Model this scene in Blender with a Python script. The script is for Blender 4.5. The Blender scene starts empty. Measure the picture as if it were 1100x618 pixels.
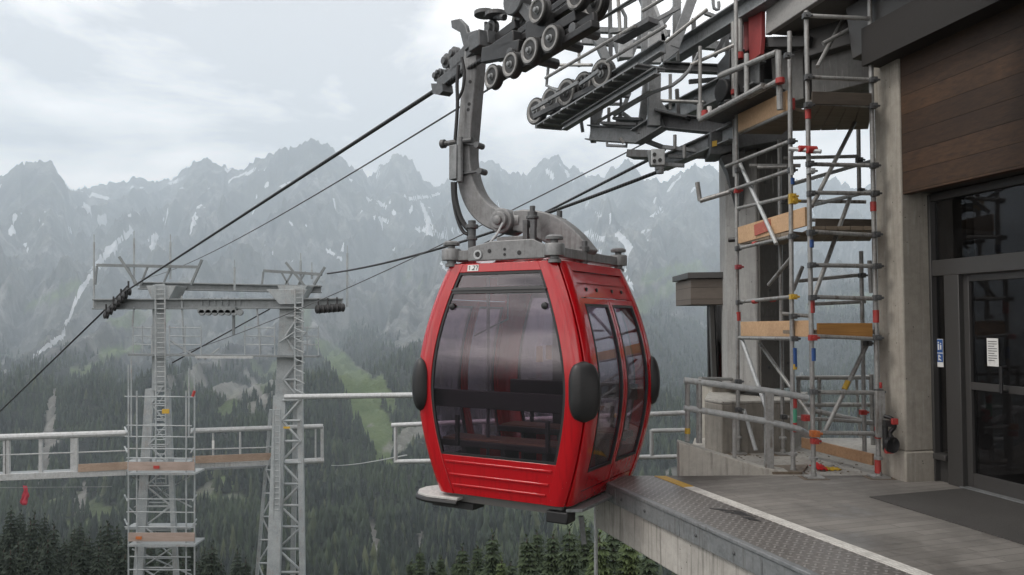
import bpy, math, random
import numpy as np
from mathutils import Vector as V, Matrix
random.seed(7); rng = np.random.default_rng(11)
scene = bpy.context.scene
COL = scene.collection
R = math.radians
FPX, PITCH, EYE = 850.0, math.atan(36/850), 1.6
CAM = V((0, 0, EYE))

# ---------------------------------------------------------------- survey helpers (photo sightings -> metres)
def ray(px, py):
    cp, sp = math.cos(PITCH), math.sin(PITCH)
    u = 309-py
    return V((px-550, FPX*cp-u*sp, FPX*sp+u*cp))
def at(px, py, D):
    d = ray(px, py); return CAM+d*(D/d.y)
def onp(px, py, p0, n):
    d = ray(px, py); return CAM+d*((p0-CAM).dot(n)/d.dot(n))

# ---------------------------------------------------------------- mesh builder
def frame(d, up=V((0, 0, 1))):
    d = d.normalized()
    if abs(d.dot(up)) > .995: up = V((0, 1, 0)) if abs(d.y) < .9 else V((1, 0, 0))
    s = d.cross(up).normalized(); u = s.cross(d).normalized()
    return d, s, u
WHOLE = {'number', 'printed_line', 'stamped_mark', 'crown', 'white_symbol', 'lattice_brace', 'number_sticker'}
class MB:
    def __init__(s): s.v = []; s.f = []; s.m = []
    def add(s, vs, fs, m=0):
        o = len(s.v); s.v += [tuple(x) for x in vs]
        s.f += [tuple(i+o for i in f) for f in fs]; s.m += [m]*len(fs)
        return s
    def box(s, c, ex, ey, ez, m=0):      # half-extent vectors
        c = V(c)
        vs = [c+ex*i+ey*j+ez*k for i in (-1, 1) for j in (-1, 1) for k in (-1, 1)]
        if ex.cross(ey).dot(ez) > 0:
            fs = [(0,1,3,2),(4,6,7,5),(0,4,5,1),(2,3,7,6),(0,2,6,4),(1,5,7,3)]
        else:
            fs = [(2,3,1,0),(5,7,6,4),(1,5,4,0),(6,7,3,2),(4,6,2,0),(3,7,5,1)]
        return s.add(vs, fs, m)
    def abox(s, x0, x1, y0, y1, z0, z1, m=0):
        return s.box(((x0+x1)/2, (y0+y1)/2, (z0+z1)/2), V(((x1-x0)/2, 0, 0)), V((0, (y1-y0)/2, 0)), V((0, 0, (z1-z0)/2)), m)
    def bar(s, p, q, w, h, up=V((0, 0, 1)), m=0):   # rectangular bar, w sideways, h along up
        p, q = V(p), V(q); d, sd, u = frame(q-p, up)
        return s.box((p+q)/2, (q-p)/2, sd*(w/2), u*(h/2), m)
    def ibeam(s, p, q, h, w, t=.018, up=V((0, 0, 1)), m=0):
        p, q = V(p), V(q); d, sd, u = frame(q-p, up)
        s.bar(p+u*(h/2-t/2), q+u*(h/2-t/2), w, t, up, m); s.bar(p-u*(h/2-t/2), q-u*(h/2-t/2), w, t, up, m)
        return s.bar(p, q, t*.8, h-2*t, up, m)
    def channel(s, p, q, h, w, t=.014, side=1, up=V((0, 0, 1)), m=0):
        p, q = V(p), V(q); d, sd, u = frame(q-p, up); o = sd*(side*(w/2-t/2))
        s.bar(p+u*(h/2-t/2), q+u*(h/2-t/2), w, t, up, m); s.bar(p-u*(h/2-t/2), q-u*(h/2-t/2), w, t, up, m)
        return s.bar(p+o, q+o, t, h-2*t, up, m)
    def tube(s, pts, r, n=10, m=0, cap=True):
        pts = [V(p) for p in pts]
        N = len(pts); rs = r if isinstance(r, (list, tuple)) else [r]*N
        dirs = []
        for i in range(N):
            a = (pts[i]-pts[i-1]).normalized() if i > 0 else (pts[1]-pts[0]).normalized()
            b = (pts[i+1]-pts[i]).normalized() if i < N-1 else a
            dirs.append((a+b).normalized() if (a+b).length > 1e-6 else a)
        d, sd, u = frame(dirs[0]); vs = []
        for i in range(N):
            if i > 0:
                d2 = dirs[i]; sd = (sd-d2*sd.dot(d2)).normalized(); u = sd.cross(d2).normalized()
            for k in range(n):
                a = 2*math.pi*k/n
                vs.append(pts[i]+(sd*math.cos(a)+u*math.sin(a))*rs[i])
        fs = []
        for i in range(N-1):
            for k in range(n):
                k2 = (k+1) % n
                fs.append((i*n+k, (i+1)*n+k, (i+1)*n+k2, i*n+k2)[::-1])
        if cap:
            fs.append(tuple(range(n))[::1]); fs.append(tuple((N-1)*n+k for k in range(n))[::-1])
        return s.add(vs, fs, m)
    def lathe(s, c, axis, prof, n=20, m=0):         # prof: list of (radius, offset along axis)
        c = V(c); d, sd, u = frame(V(axis)); vs = []
        for r, z in prof:
            for k in range(n):
                a = 2*math.pi*k/n
                vs.append(c+d*z+(sd*math.cos(a)+u*math.sin(a))*max(r, 1e-4))
        fs = []
        for i in range(len(prof)-1):
            for k in range(n):
                k2 = (k+1) % n
                fs.append((i*n+k, i*n+k2, (i+1)*n+k2, (i+1)*n+k))
        fs.append(tuple(range(n))[::-1]); fs.append(tuple((len(prof)-1)*n+k for k in range(n)))
        return s.add(vs, fs, m)
    def cyl(s, c, axis, r, h, n=16, m=0):
        return s.lathe(c, axis, [(r*.93, -h/2), (r, -h/2+min(.07*r, h/4)), (r, h/2-min(.07*r, h/4)), (r*.93, h/2)], n, m)
    def prism(s, poly, ext, m=0):                   # poly: 3-D planar points, ext: extrusion vector
        poly = [V(p) for p in poly]; n = len(poly)
        nrm = V((0, 0, 0))
        for i in range(n): nrm += (poly[i]-poly[0]).cross(poly[(i+1) % n]-poly[0])
        if nrm.dot(ext) > 0: poly = poly[::-1]
        vs = poly+[p+ext for p in poly]
        fs = [tuple(range(n)), tuple(range(2*n-1, n-1, -1))]
        fs += [(i, i+n, (i+1) % n+n, (i+1) % n) for i in range(n)]
        return s.add(vs, fs, m)
    def clusters(s, tol):
        par = list(range(len(s.v)))
        def find(i):
            while par[i] != i: par[i] = par[par[i]]; i = par[i]
            return i
        for f in s.f:
            a = find(f[0])
            for i in f[1:]: par[find(i)] = a
        comp = {}
        for i in range(len(s.v)): comp.setdefault(find(i), []).append(i)
        bx = []
        for ids in comp.values():
            q = np.array([s.v[i] for i in ids]); bx.append([q.min(0)-tol, q.max(0)+tol, ids])
        if len(bx) > 400: return [list(range(len(s.v)))]
        g = list(range(len(bx)))
        def fg(i):
            while g[i] != i: i = g[i]
            return i
        for i in range(len(bx)):
            for j in range(i):
                if (bx[i][0] <= bx[j][1]).all() and (bx[j][0] <= bx[i][1]).all(): g[fg(i)] = fg(j)
        out = {}
        for i, b_ in enumerate(bx): out.setdefault(fg(i), []).extend(b_[2])
        return list(out.values())
    def build(s, name, mat, parent=None, smooth=35, bevel=0, fix=True, split=True):
        if split and parent is not None and name not in WHOLE:
            cl = s.clusters(.012)
            if 1 < len(cl) <= 60:
                first = None
                for ids in cl:
                    sub = MB(); mp = {i: k for k, i in enumerate(ids)}; sub.v = [s.v[i] for i in ids]
                    for f, mi in zip(s.f, s.m):
                        if f[0] in mp: sub.f.append(tuple(mp[i] for i in f)); sub.m.append(mi)
                    o = sub.build(name, mat, parent, smooth, bevel, fix, False); first = first or o
                return first
        me = bpy.data.meshes.new(name); me.from_pydata(s.v, [], s.f); me.update()
        mats = mat if isinstance(mat, (list, tuple)) else [mat]
        for mm in mats: me.materials.append(mm)
        if len(mats) > 1: me.polygons.foreach_set('material_index', s.m)
        if parent is not None: org = base_of(parent)
        else:
            xs = np.array(s.v); lo = xs.min(0); hi = xs.max(0)
            org = V(((lo[0]+hi[0])/2, (lo[1]+hi[1])/2, lo[2]))
        me.transform(Matrix.Translation(-org))
        if fix:
            import bmesh
            bm = bmesh.new(); bm.from_mesh(me); bmesh.ops.recalc_face_normals(bm, faces=bm.faces); bm.to_mesh(me); bm.free()
        if smooth:
            me.shade_smooth(); me.set_sharp_from_angle(angle=R(smooth))
        o = bpy.data.objects.new(name, me); COL.objects.link(o)
        if parent is not None: o.parent = parent
        else: o.location = org
        if bevel:
            b = o.modifiers.new('bevel', 'BEVEL'); b.width = bevel; b.segments = 2; b.limit_method = 'ANGLE'; b.angle_limit = R(40)
        return o
def base_of(o):
    while o.parent: o = o.parent
    return V(o.location)
def tag(o, label=None, cat=None, group=None, kind=None):
    if label: o['label'] = label
    if cat: o['category'] = cat
    if group: o['group'] = group
    if kind: o['kind'] = kind
    return o
def thing(name, loc, label, cat, group=None):
    o = bpy.data.objects.new(name, None); COL.objects.link(o); o.location = V(loc); o.empty_display_size = .2
    return tag(o, label, cat, group)

# ---------------------------------------------------------------- materials
class NT:
    def __init__(s, name):
        s.mat = bpy.data.materials.new(name); s.mat.use_nodes = True; s.t = s.mat.node_tree
        s.p = s.t.nodes['Principled BSDF']; s.tc = s.n('ShaderNodeTexCoord')
        s.co = s.tc.outputs['Object']
    def n(s, ty, **kw):
        nd = s.t.nodes.new(ty)
        for k, v in kw.items():
            if k in ('operation', 'blend_type', 'data_type', 'feature', 'distance', 'wave_type', 'bands_direction', 'attribute_name', 'noise_dimensions', 'invert', 'offset', 'offset_frequency', 'noise_type'): setattr(nd, k, v)
        return nd
    def link(s, a, b): s.t.links.new(a, b)
    def val(s, sock, v):
        if isinstance(v, bpy.types.NodeSocket): s.link(v, sock)
        else: sock.default_value = v
    def mapping(s, scale=(1,1,1), rot=(0,0,0), src=None):
        m = s.n('ShaderNodeMapping'); m.inputs['Scale'].default_value = scale; m.inputs['Rotation'].default_value = rot
        s.link(src or s.co, m.inputs['Vector']); return m.outputs['Vector']
    def noise(s, scale=5, detail=5, rough=.55, vec=None, dist=0):
        n = s.n('ShaderNodeTexNoise'); n.inputs['Scale'].default_value = scale; n.inputs['Detail'].default_value = detail
        n.inputs['Roughness'].default_value = rough; n.inputs['Distortion'].default_value = dist
        s.link(vec or s.co, n.inputs['Vector']); return n.outputs['Fac']
    def voro(s, scale=5, vec=None, feature='F1', out='Distance', rnd=1):
        n = s.n('ShaderNodeTexVoronoi', feature=feature); n.inputs['Scale'].default_value = scale; n.inputs['Randomness'].default_value = rnd
        s.link(vec or s.co, n.inputs['Vector']); return n.outputs[out]
    def ramp(s, fac, stops):
        r = s.n('ShaderNodeValToRGB'); e = r.color_ramp.elements
        while len(e) < len(stops): e.new(.5)
        for el, (p, c) in zip(e, stops):
            el.position = p; el.color = tuple(c)+(1,) if hasattr(c, '__len__') else (c, c, c, 1)
        s.link(fac, r.inputs['Fac']); return r.outputs['Color']
    def mix(s, fac, a, b, mode='MIX'):
        m = s.n('ShaderNodeMix', data_type='RGBA', blend_type=mode)
        s.val(m.inputs[0], fac)
        for i, x in ((6, a), (7, b)):
            if isinstance(x, bpy.types.NodeSocket): s.link(x, m.inputs[i])
            else: m.inputs[i].default_value = tuple(x)+(1,) if hasattr(x, '__len__') and len(x) == 3 else x
        return m.outputs[2]
    def math(s, op, a, b=0.0, c=None):
        m = s.n('ShaderNodeMath', operation=op); s.val(m.inputs[0], a); s.val(m.inputs[1], b)
        if c is not None: s.val(m.inputs[2], c)
        return m.outputs[0]
    def bump(s, h, strength=.3, dist=.01, nrm=None):
        b = s.n('ShaderNodeBump'); b.inputs['Strength'].default_value = strength; b.inputs['Distance'].default_value = dist
        s.link(h, b.inputs['Height'])
        if nrm: s.link(nrm, b.inputs['Normal'])
        return b.outputs['Normal']
    def sep(s, src=None):
        x = s.n('ShaderNodeSeparateXYZ'); s.link(src or s.co, x.inputs[0]); return x.outputs
    def out(s, col=None, rough=None, metal=None, nrm=None, **kw):
        p = s.p
        if col is not None:
            if isinstance(col, bpy.types.NodeSocket): s.link(col, p.inputs['Base Color'])
            else: p.inputs['Base Color'].default_value = tuple(col)+(1,)
        if rough is not None: s.val(p.inputs['Roughness'], rough)
        if metal is not None: s.val(p.inputs['Metallic'], metal)
        if nrm is not None: s.link(nrm, p.inputs['Normal'])
        for k, v in kw.items(): p.inputs[k.replace('_', ' ')].default_value = v
        return s.mat

def m_steel(name, a, b, metal=.35, rough=.5, dirt=(.05, .04, .032), dirt_amt=.5, scale=9):
    t = NT(name)
    n1 = t.noise(scale, 6, .65); n2 = t.noise(2.3, 6, .7); n3 = t.noise(60, 3)
    streak = t.noise(7, 5, .6, t.mapping((5, 5, .35)))
    c = t.mix(t.ramp(n1, [(.3, 0), (.7, 1)]), a, b)
    sp = t.voro(42, out='Color'); spv = t.sep(sp)[0]
    c = t.mix(t.math('MULTIPLY', spv, .22), c, tuple(x*1.5 for x in b))
    d = t.ramp(t.math('MULTIPLY', n2, streak), [(.26, 0), (.42, 1)])
    c = t.mix(t.math('MULTIPLY', d, dirt_amt), c, dirt)
    rg = t.math('ADD', rough-.1, t.math('MULTIPLY', n1, .25))
    return t.out(c, rg, metal, t.bump(n3, .12, .004))
def m_paint(name, col, rough=.35, var=.25, coat=0.0, metal=0, dirt=.25, dcol=(.06,.05,.045), bump=.06, streak=0):
    t = NT(name); n1 = t.noise(3, 6, .6); n2 = t.noise(28, 5, .7); n3 = t.noise(160, 2)
    c = t.mix(t.math('MULTIPLY', n1, var), col, tuple(x*.55 for x in col))
    c = t.mix(t.math('MULTIPLY', t.ramp(n2, [(.52, 0), (.75, 1)]), dirt), c, dcol)
    if streak:
        sk = t.ramp(t.noise(6, 6, .62, t.mapping((5, 5, .3))), [(.5, 0), (.72, 1)]); c = t.mix(t.math('MULTIPLY', sk, streak), c, tuple(x*.3 for x in col))
        c = t.mix(t.math('MULTIPLY', t.ramp(t.voro(16), [(.025, 1), (.05, 0)]), .5), c, (.55, .45, .43))
    rg = t.math('ADD', rough-.08, t.math('MULTIPLY', n2, .2))
    return t.out(c, rg, metal, t.bump(n3, bump, .003) if bump else None, Coat_Weight=coat, Coat_Roughness=.05)
def m_concrete(name, a=(.34,.325,.295), b=(.21,.20,.18), board=0, pins=True, stain=.6):
    t = NT(name); n1 = t.noise(1.6, 8, .65); n2 = t.noise(14, 8, .7); n3 = t.noise(90, 4, .6)
    c = t.mix(t.ramp(n1, [(.32, 0), (.7, 1)]), a, b)
    c = t.mix(t.math('MULTIPLY', t.ramp(n2, [(.35, 1), (.6, 0)]), .3), c, tuple(x*.6 for x in b))
    st = t.noise(5.5, 6, .6, t.mapping((4, 4, .22)))
    c = t.mix(t.math('MULTIPLY', t.ramp(st, [(.5, 0), (.72, 1)]), stain), c, (.075, .068, .06))
    light = t.noise(9, 4, .6, t.mapping((3, 3, .4)))
    c = t.mix(t.math('MULTIPLY', t.ramp(light, [(.58, 0), (.75, 1)]), .35), c, (.5, .49, .46))
    h = t.math('ADD', t.math('MULTIPLY', n2, .5), t.math('MULTIPLY', n3, .25))
    if pins:
        v = t.voro(10, rnd=1); p = t.ramp(v, [(.045, 1), (.075, 0)])
        c = t.mix(t.math('MULTIPLY', p, .85), c, (.03, .028, .025))
        v2 = t.voro(34); p2 = t.ramp(v2, [(.07, 1), (.12, 0)])
        c = t.mix(t.math('MULTIPLY', p2, .35), c, (.06, .055, .05))
        h = t.math('SUBTRACT', h, t.math('MULTIPLY', p, .8))
    if board:
        z = t.sep()[2]
        w = t.math('PINGPONG', t.math('ADD', z, t.math('MULTIPLY', n1, .01)), board)
        j = t.ramp(t.math('DIVIDE', w, board), [(.0, 1), (.035, 0)])
        c = t.mix(t.math('MULTIPLY', j, .35), c, (.1, .095, .085)); h = t.math('SUBTRACT', h, t.math('MULTIPLY', j, .6))
    return t.out(c, .88, 0, t.bump(h, .45, .012))
def m_wood(name, a, b, axis=0, plank=0, gap=.015, rough=.65, cross=2):
    t = NT(name); sc = [14, 14, 14]; sc[axis] = .9
    g = t.noise(2.4, 7, .65, t.mapping(tuple(sc)), .6); n2 = t.noise(1.5, 4)
    c = t.mix(t.ramp(g, [(.3, 0), (.68, 1)]), a, b)
    c = t.mix(t.math('MULTIPLY', t.ramp(n2, [(.45, 0), (.75, 1)]), .4), c, tuple(x*.5 for x in b))
    h = g
    if plank:
        x = t.sep()[cross]; k = t.math('DIVIDE', x, plank); fl = t.math('FLOOR', k)
        wn = t.n('ShaderNodeTexWhiteNoise'); wn.noise_dimensions = '1D'; t.link(fl, wn.inputs['W'])
        c = t.mix(t.math('MULTIPLY', wn.outputs['Value'], .6), c, tuple(x*.45 for x in b))
        fr = t.math('FRACT', k); j = t.ramp(fr, [(.0, 1), (gap/plank, 0)])
        c = t.mix(t.math('MULTIPLY', j, .9), c, (.012, .009, .007)); h = t.math('SUBTRACT', g, t.math('MULTIPLY', j, 2))
    return t.out(c, rough, 0, t.bump(h, .3, .006))
def m_glass(name, tint, rough=.02, ior=1.5, dirt=.08):
    t = NT(name); t.t.nodes.remove(t.p)
    tr = t.n('ShaderNodeBsdfTransparent'); tr.inputs[0].default_value = tuple(tint)+(1,)
    gl = t.n('ShaderNodeBsdfGlossy'); gl.inputs['Roughness'].default_value = rough; gl.inputs[0].default_value = (.95, .95, .97, 1)
    df = t.n('ShaderNodeBsdfDiffuse'); df.inputs[0].default_value = (.3, .3, .31, 1)
    lw = t.n('ShaderNodeLayerWeight'); lw.inputs['Blend'].default_value = .5; f0 = ((ior-1)/(ior+1))**2; frs = t.math('ADD', f0, t.math('MULTIPLY', t.math('POWER', lw.outputs['Facing'], 5), 1-f0))
    pass
    m1 = t.n('ShaderNodeMixShader'); t.link(frs, m1.inputs[0]); t.link(tr.outputs[0], m1.inputs[1]); t.link(gl.outputs[0], m1.inputs[2])
    drops = t.ramp(t.voro(7), [(.035, 1), (.06, 0)]); dn = t.ramp(t.noise(2.2, 4, .6), [(.5, 0), (.8, 1)])
    m2 = t.n('ShaderNodeMixShader'); t.link(t.math('MULTIPLY', t.math('MAXIMUM', dn, t.math('MULTIPLY', drops, .8)), dirt), m2.inputs[0])
    t.link(m1.outputs[0], m2.inputs[1]); t.link(df.outputs[0], m2.inputs[2])
    t.link(m2.outputs[0], t.t.nodes['Material Output'].inputs[0]); return t.mat

STEEL = m_steel('galvanised_steel', (.15,.16,.165), (.25,.26,.265))
STEEL_D = m_steel('dark_weathered_steel', (.07,.073,.075), (.13,.135,.14), .4, .5, dirt_amt=.6)
STEEL_L = m_steel('pale_zinc_steel', (.33,.345,.35), (.47,.485,.49), .25, .5, dirt=(.16,.12,.09), dirt_amt=.4)
STEEL_P = m_steel('scaffold_tube_steel', (.21,.21,.205), (.36,.36,.35), .4, .45, dirt=(.085,.055,.035), dirt_amt=.8, scale=5)
STEEL_T = m_steel('tower_steel', (.22,.25,.262), (.36,.385,.395), .1, .55, dirt=(.25,.19,.15), dirt_amt=.5, scale=3)
STEEL_TD = m_steel('tower_dark_steel', (.14,.155,.16), (.23,.25,.255), .2, .55, dirt_amt=.3, scale=3)
HANGER = m_steel('hanger_cast_steel', (.155,.157,.158), (.235,.238,.24), .3, .45, dirt=(.06,.052,.045), dirt_amt=.5)
BLACK = m_paint('black_grease_metal', (.018,.018,.019), .4, .4, dirt=.5, dcol=(.06,.055,.05))
RUBBER = m_paint('black_rubber', (.016,.016,.017), .45, .4, dirt=.25, dcol=(.05,.05,.05), bump=.1)
RED = m_paint('red_cabin_paint', (.43,.004,.009), .17, .10, .5, dirt=.03, dcol=(.16,.03,.03), bump=0, streak=.4)
REDP = m_paint('faded_red_panel', (.30,.045,.045), .5, .5, dirt=.4)
ORANGE = m_paint('orange_paint', (.50,.15,.04), .5, .4, dirt=.5)
REDC = m_paint('red_marker_paint', (.42,.04,.035), .5, .45, dirt=.55, dcol=(.16,.14,.12))
BLUEC = m_paint('blue_marker_tape', (.03,.10,.32), .5, .4, dirt=.35, dcol=(.16,.15,.14))
YELC = m_paint('yellow_marker_paint', (.58,.37,.045), .5, .4, dirt=.5)
GRNC = m_paint('green_marker_tape', (.08,.35,.22), .5)
WHITE = m_paint('white_paint', (.75,.75,.73), .5, .15, dirt=.3)
PINK = m_paint('faded_pink_cloth', (.50,.07,.10), .8)
CONC = m_concrete('board_formed_concrete', (.42,.39,.34), (.31,.285,.245), board=0, stain=.25)
CONC_L = m_concrete('pale_concrete', (.43,.415,.38), (.30,.285,.26), stain=.5)
CONC_D = m_concrete('dark_column_concrete', (.24,.24,.235), (.17,.17,.165), stain=.35)
WOODB = m_wood('pale_bridge_board', (.40,.31,.24), (.28,.20,.15), 0)
WOODD = m_wood('weathered_deck_wood', (.20,.16,.12), (.11,.085,.06), 1)
CEDAR = m_wood('cedar_cladding', (.095,.047,.021), (.040,.020,.010), 1, .195, .008)
GLASS = m_glass('tinted_cabin_glass', (.755,.695,.74), .008, 1.72, .016)
GLASS_D = m_glass('dark_door_glass', (.42,.42,.43), .015, 1.4, .03)
FRAME = m_paint('grey_aluminium_frame', (.075,.073,.071), .4, .2, metal=.3, dirt=.2)
INTERIOR = m_paint('dark_interior_plastic', (.014,.013,.013), .5)
# ---------------------------------------------------------------- camera, sky, sun
cd = bpy.data.cameras.new('camera'); cam = bpy.data.objects.new('camera', cd); COL.objects.link(cam)
cam.location = CAM; cam.rotation_euler = (R(90)+PITCH, 0, 0)
cd.sensor_width = 36; cd.lens = 36*FPX/1100; cd.clip_start = .05; cd.clip_end = 60000
scene.camera = cam
SUN_EL, SUN_AZ = R(54), R(-105)      # azimuth measured from +Y towards +X: behind the camera, to the left
w = bpy.data.worlds.new('World'); scene.world = w; w.use_nodes = True
nt = w.node_tree; bg = nt.nodes['Background']; bg.inputs['Strength'].default_value = .15
sky = nt.nodes.new('ShaderNodeTexSky'); sky.sky_type = 'NISHITA'; sky.sun_disc = False
sky.sun_elevation = SUN_EL; sky.sun_rotation = SUN_AZ; sky.air_density = 1.0; sky.dust_density = 3; sky.altitude = 1800
tc = nt.nodes.new('ShaderNodeTexCoord')
def wn(scale, detail, rough, vec_scale, loc=(0,0,0)):
    mp = nt.nodes.new('ShaderNodeMapping'); mp.inputs['Scale'].default_value = vec_scale; mp.inputs['Location'].default_value = loc
    nt.links.new(tc.outputs['Generated'], mp.inputs['Vector'])
    n = nt.nodes.new('ShaderNodeTexNoise'); n.inputs['Scale'].default_value = scale; n.inputs['Detail'].default_value = detail; n.inputs['Roughness'].default_value = rough
    n.inputs['Distortion'].default_value = .3
    nt.links.new(mp.outputs[0], n.inputs['Vector']); return n.outputs['Fac']
c1 = wn(2.6, 7, .58, (1, 1, 2.6), (.35, .1, .2))
cr = nt.nodes.new('ShaderNodeValToRGB'); e = cr.color_ramp.elements
e[0].position = .42; e[0].color = (6.2, 6.1, 6.2, 1); e[1].position = .57; e[1].color = (14.2, 13.5, 12.9, 1)
nt.links.new(c1, cr.inputs[0])
mx = nt.nodes.new('ShaderNodeMix'); mx.data_type = 'RGBA'; mx.inputs[0].default_value = .93
nt.links.new(sky.outputs[0], mx.inputs[6]); nt.links.new(cr.outputs[0], mx.inputs[7]); 
sxyz = nt.nodes.new('ShaderNodeSeparateXYZ'); nt.links.new(tc.outputs['Generated'], sxyz.inputs[0])
gr0 = nt.nodes.new('ShaderNodeMapRange'); gr0.inputs['From Min'].default_value = -.06; gr0.inputs['From Max'].default_value = .02; nt.links.new(sxyz.outputs[2], gr0.inputs['Value'])
mg = nt.nodes.new('ShaderNodeMix'); mg.data_type = 'RGBA'; nt.links.new(gr0.outputs[0], mg.inputs[0]); mg.inputs[6].default_value = (.55, .62, .6, 1); nt.links.new(mx.outputs[2], mg.inputs[7])
nt.links.new(mg.outputs[2], bg.inputs['Color'])
sd = bpy.data.lights.new('sun', 'SUN'); sd.energy = 1.4; sd.angle = R(14); sd.color = (1, .96, .9)
so = bpy.data.objects.new('sun', sd); COL.objects.link(so)
sv = V((math.sin(SUN_AZ)*math.cos(SUN_EL), math.cos(SUN_AZ)*math.cos(SUN_EL), math.sin(SUN_EL)))
so.rotation_euler = (-sv).to_track_quat('-Z', 'Y').to_euler(); so.location = sv*60
vs_ = scene.view_settings; vs_.view_transform = 'Standard'; vs_.look = 'None'; vs_.exposure = 0.0; vs_.gamma = 1
scene.cycles.use_denoising = True
scene.cycles.volume_bounces = 4; scene.cycles.max_bounces = 10; scene.cycles.transparent_max_bounces = 16
scene.cycles.volume_step_rate = 1

# ---------------------------------------------------------------- terrain
def fade(t): return t*t*t*(t*(t*6-15)+10)
_perm = rng.permutation(4096)
_ang = rng.random(4096)*2*np.pi
def perlin(x, y):
    xi = np.floor(x).astype(np.int64); yi = np.floor(y).astype(np.int64); xf = x-xi; yf = y-yi
    def g(ix, iy, dx, dy):
        h = _perm[(_perm[ix & 4095]+iy) & 4095]; a = _ang[h]; return np.cos(a)*dx+np.sin(a)*dy
    u, v_ = fade(xf), fade(yf)
    a = g(xi, yi, xf, yf); b = g(xi+1, yi, xf-1, yf); c = g(xi, yi+1, xf, yf-1); d = g(xi+1, yi+1, xf-1, yf-1)
    return (a*(1-u)+b*u)*(1-v_)+(c*(1-u)+d*u)*v_
def fbm(x, y, o=5, g=.5):
    s = 0; a = 1
    for i in range(o): s = s+a*perlin(x+17.3*i, y-9.1*i); x = x*2.03; y = y*2.03; a *= g
    return s
def ridged(x, y, o=5, g=.5):
    s = 0; a = 1
    for i in range(o): s = s+a*(1-2*np.abs(perlin(x+5.7*i, y+3.3*i))*1.6); x = x*2.07; y = y*2.07; a *= g
    return s
SKY = [(-1300,200),(-900,170),(-500,185),(-300,165),(-120,190),(-40,178),(0,185),(14,173),(30,170),(45,166),(56,178),(66,190),(74,201),(88,199),(104,194),(122,191),(150,185),(160,190),(175,191),
 (190,184),(201,174),(215,167),(230,172),(242,176),(260,178),(272,168),(284,163),(300,157),(312,152),(322,149),(334,142),(346,148),(356,156),(366,167),(380,176),(398,186),(410,173),(420,165),(434,162),(444,172),(452,185),(468,197),(480,188),(497,176),
 (517,169),(527,169),(538,178),(548,182),(566,184),(571,177),(582,169),(587,163),(600,163),(609,177),(620,175),(631,186),(641,187),(648,186),(666,174),(674,169),(686,180),(694,188),(704,187),(718,192),(724,184),(736,179),(748,171),(757,176),(764,171),(777,184),(789,198),
 (805,190),(825,182),(845,194),(864,187),(880,188),(896,190),(912,194),(926,201),(960,190),(1010,172),(1080,190),(1160,168),(1300,190),(1500,165),(1800,190),(2400,180)]
sx = np.array([p[0] for p in SKY], float); sy = np.array([p[1] for p in SKY], float)
pxs = np.concatenate([np.linspace(-1250, -60, 120, endpoint=False), np.arange(-60, 1160, 2.0), np.linspace(1160, 2350, 120)])
Ds = np.concatenate([[4, 8, 12, 16, 20, 26, 34, 44, 58, 76, 100, 130, 170], np.linspace(210, 1250, 110), np.linspace(1256, 2700, 250), np.linspace(2706, 2900, 16)])
PX, DD = np.meshgrid(pxs, Ds)
TX = (PX-550)/850*DD
zc = np.interp(DD, [4,12,16,30,60,120,250,450,650,900,1200,1500,1800,2100,2400,2700,2900],
                   [-4.4,-4.4,-6.5,-16,-34,-60,-105,-150,-165,-143,-95,-15,80,200,345,520,420])
top = np.interp(PX, sx, sy)+10*(.32-np.abs(perlin(PX/8.3, PX*0+.5)))+7*(.3-np.abs(perlin(PX/3.7, PX*0+3.5)))+2.6*np.abs(perlin(PX/14, PX*0+6.5))
# the ridge line wanders in depth; each column climbs to its own skyline height
Dr = np.interp(PX, [-400,-60,0,66,92,180,205,300,372,402,420,445,470,560,600,640,680,745,780,860,930,1200], [2300,2250,2150,2150,2620,2650,2420,2300,2380,2620,2480,2500,2680,2620,2500,2600,2420,2380,2560,2480,2600,2500])+60*perlin(PX/40, PX*0+8.2)
ztop = EYE+(345-top)/850*Dr
zr = np.interp(Dr, [1200,1500,1800,2100,2400,2700], [-95,-15,80,200,345,520])
k = np.clip((DD-1150)/(Dr-1150), 0, 1)
wig = fbm(TX/400, DD/700, 3)
spur = ridged(TX/300+.5*wig, DD/900+.4*wig, 5, .52)-.9
fine = ridged(TX/70, DD/150, 4, .55)-.8
amp = np.interp(DD, [300, 700, 1200, 1700, 2200], [3, 9, 34, 100, 140])*np.clip((Dr+40-DD)/520, .02, 1)
zz = zc+(ztop-zr)*k**3+amp*spur+amp*.28*fine
behind = np.clip((DD-Dr)/500, 0, 1)
zz = np.where(DD > Dr, np.minimum(zz, ztop-behind*420), zz)
# nothing in front of the ridge may stand above its own skyline
lim = EYE+(345-(top+np.clip((Dr-DD)/900, 0, 1)*46))/850*DD
zz = np.where((DD <= Dr) & (DD > 1100), np.minimum(zz, lim), zz)
zz = np.where(DD < 200, zz+fbm(TX/14, DD/14, 4)*np.interp(DD, [4, 14, 40], [0.1, .5, 2]), zz)
# valley floor spurs that carry forest
zz += np.interp(DD, [250, 500, 900, 1300], [0, 9, 14, 0])*fbm(TX/120, DD/200, 4)
YI = 345-(zz-EYE)/DD*850
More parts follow.
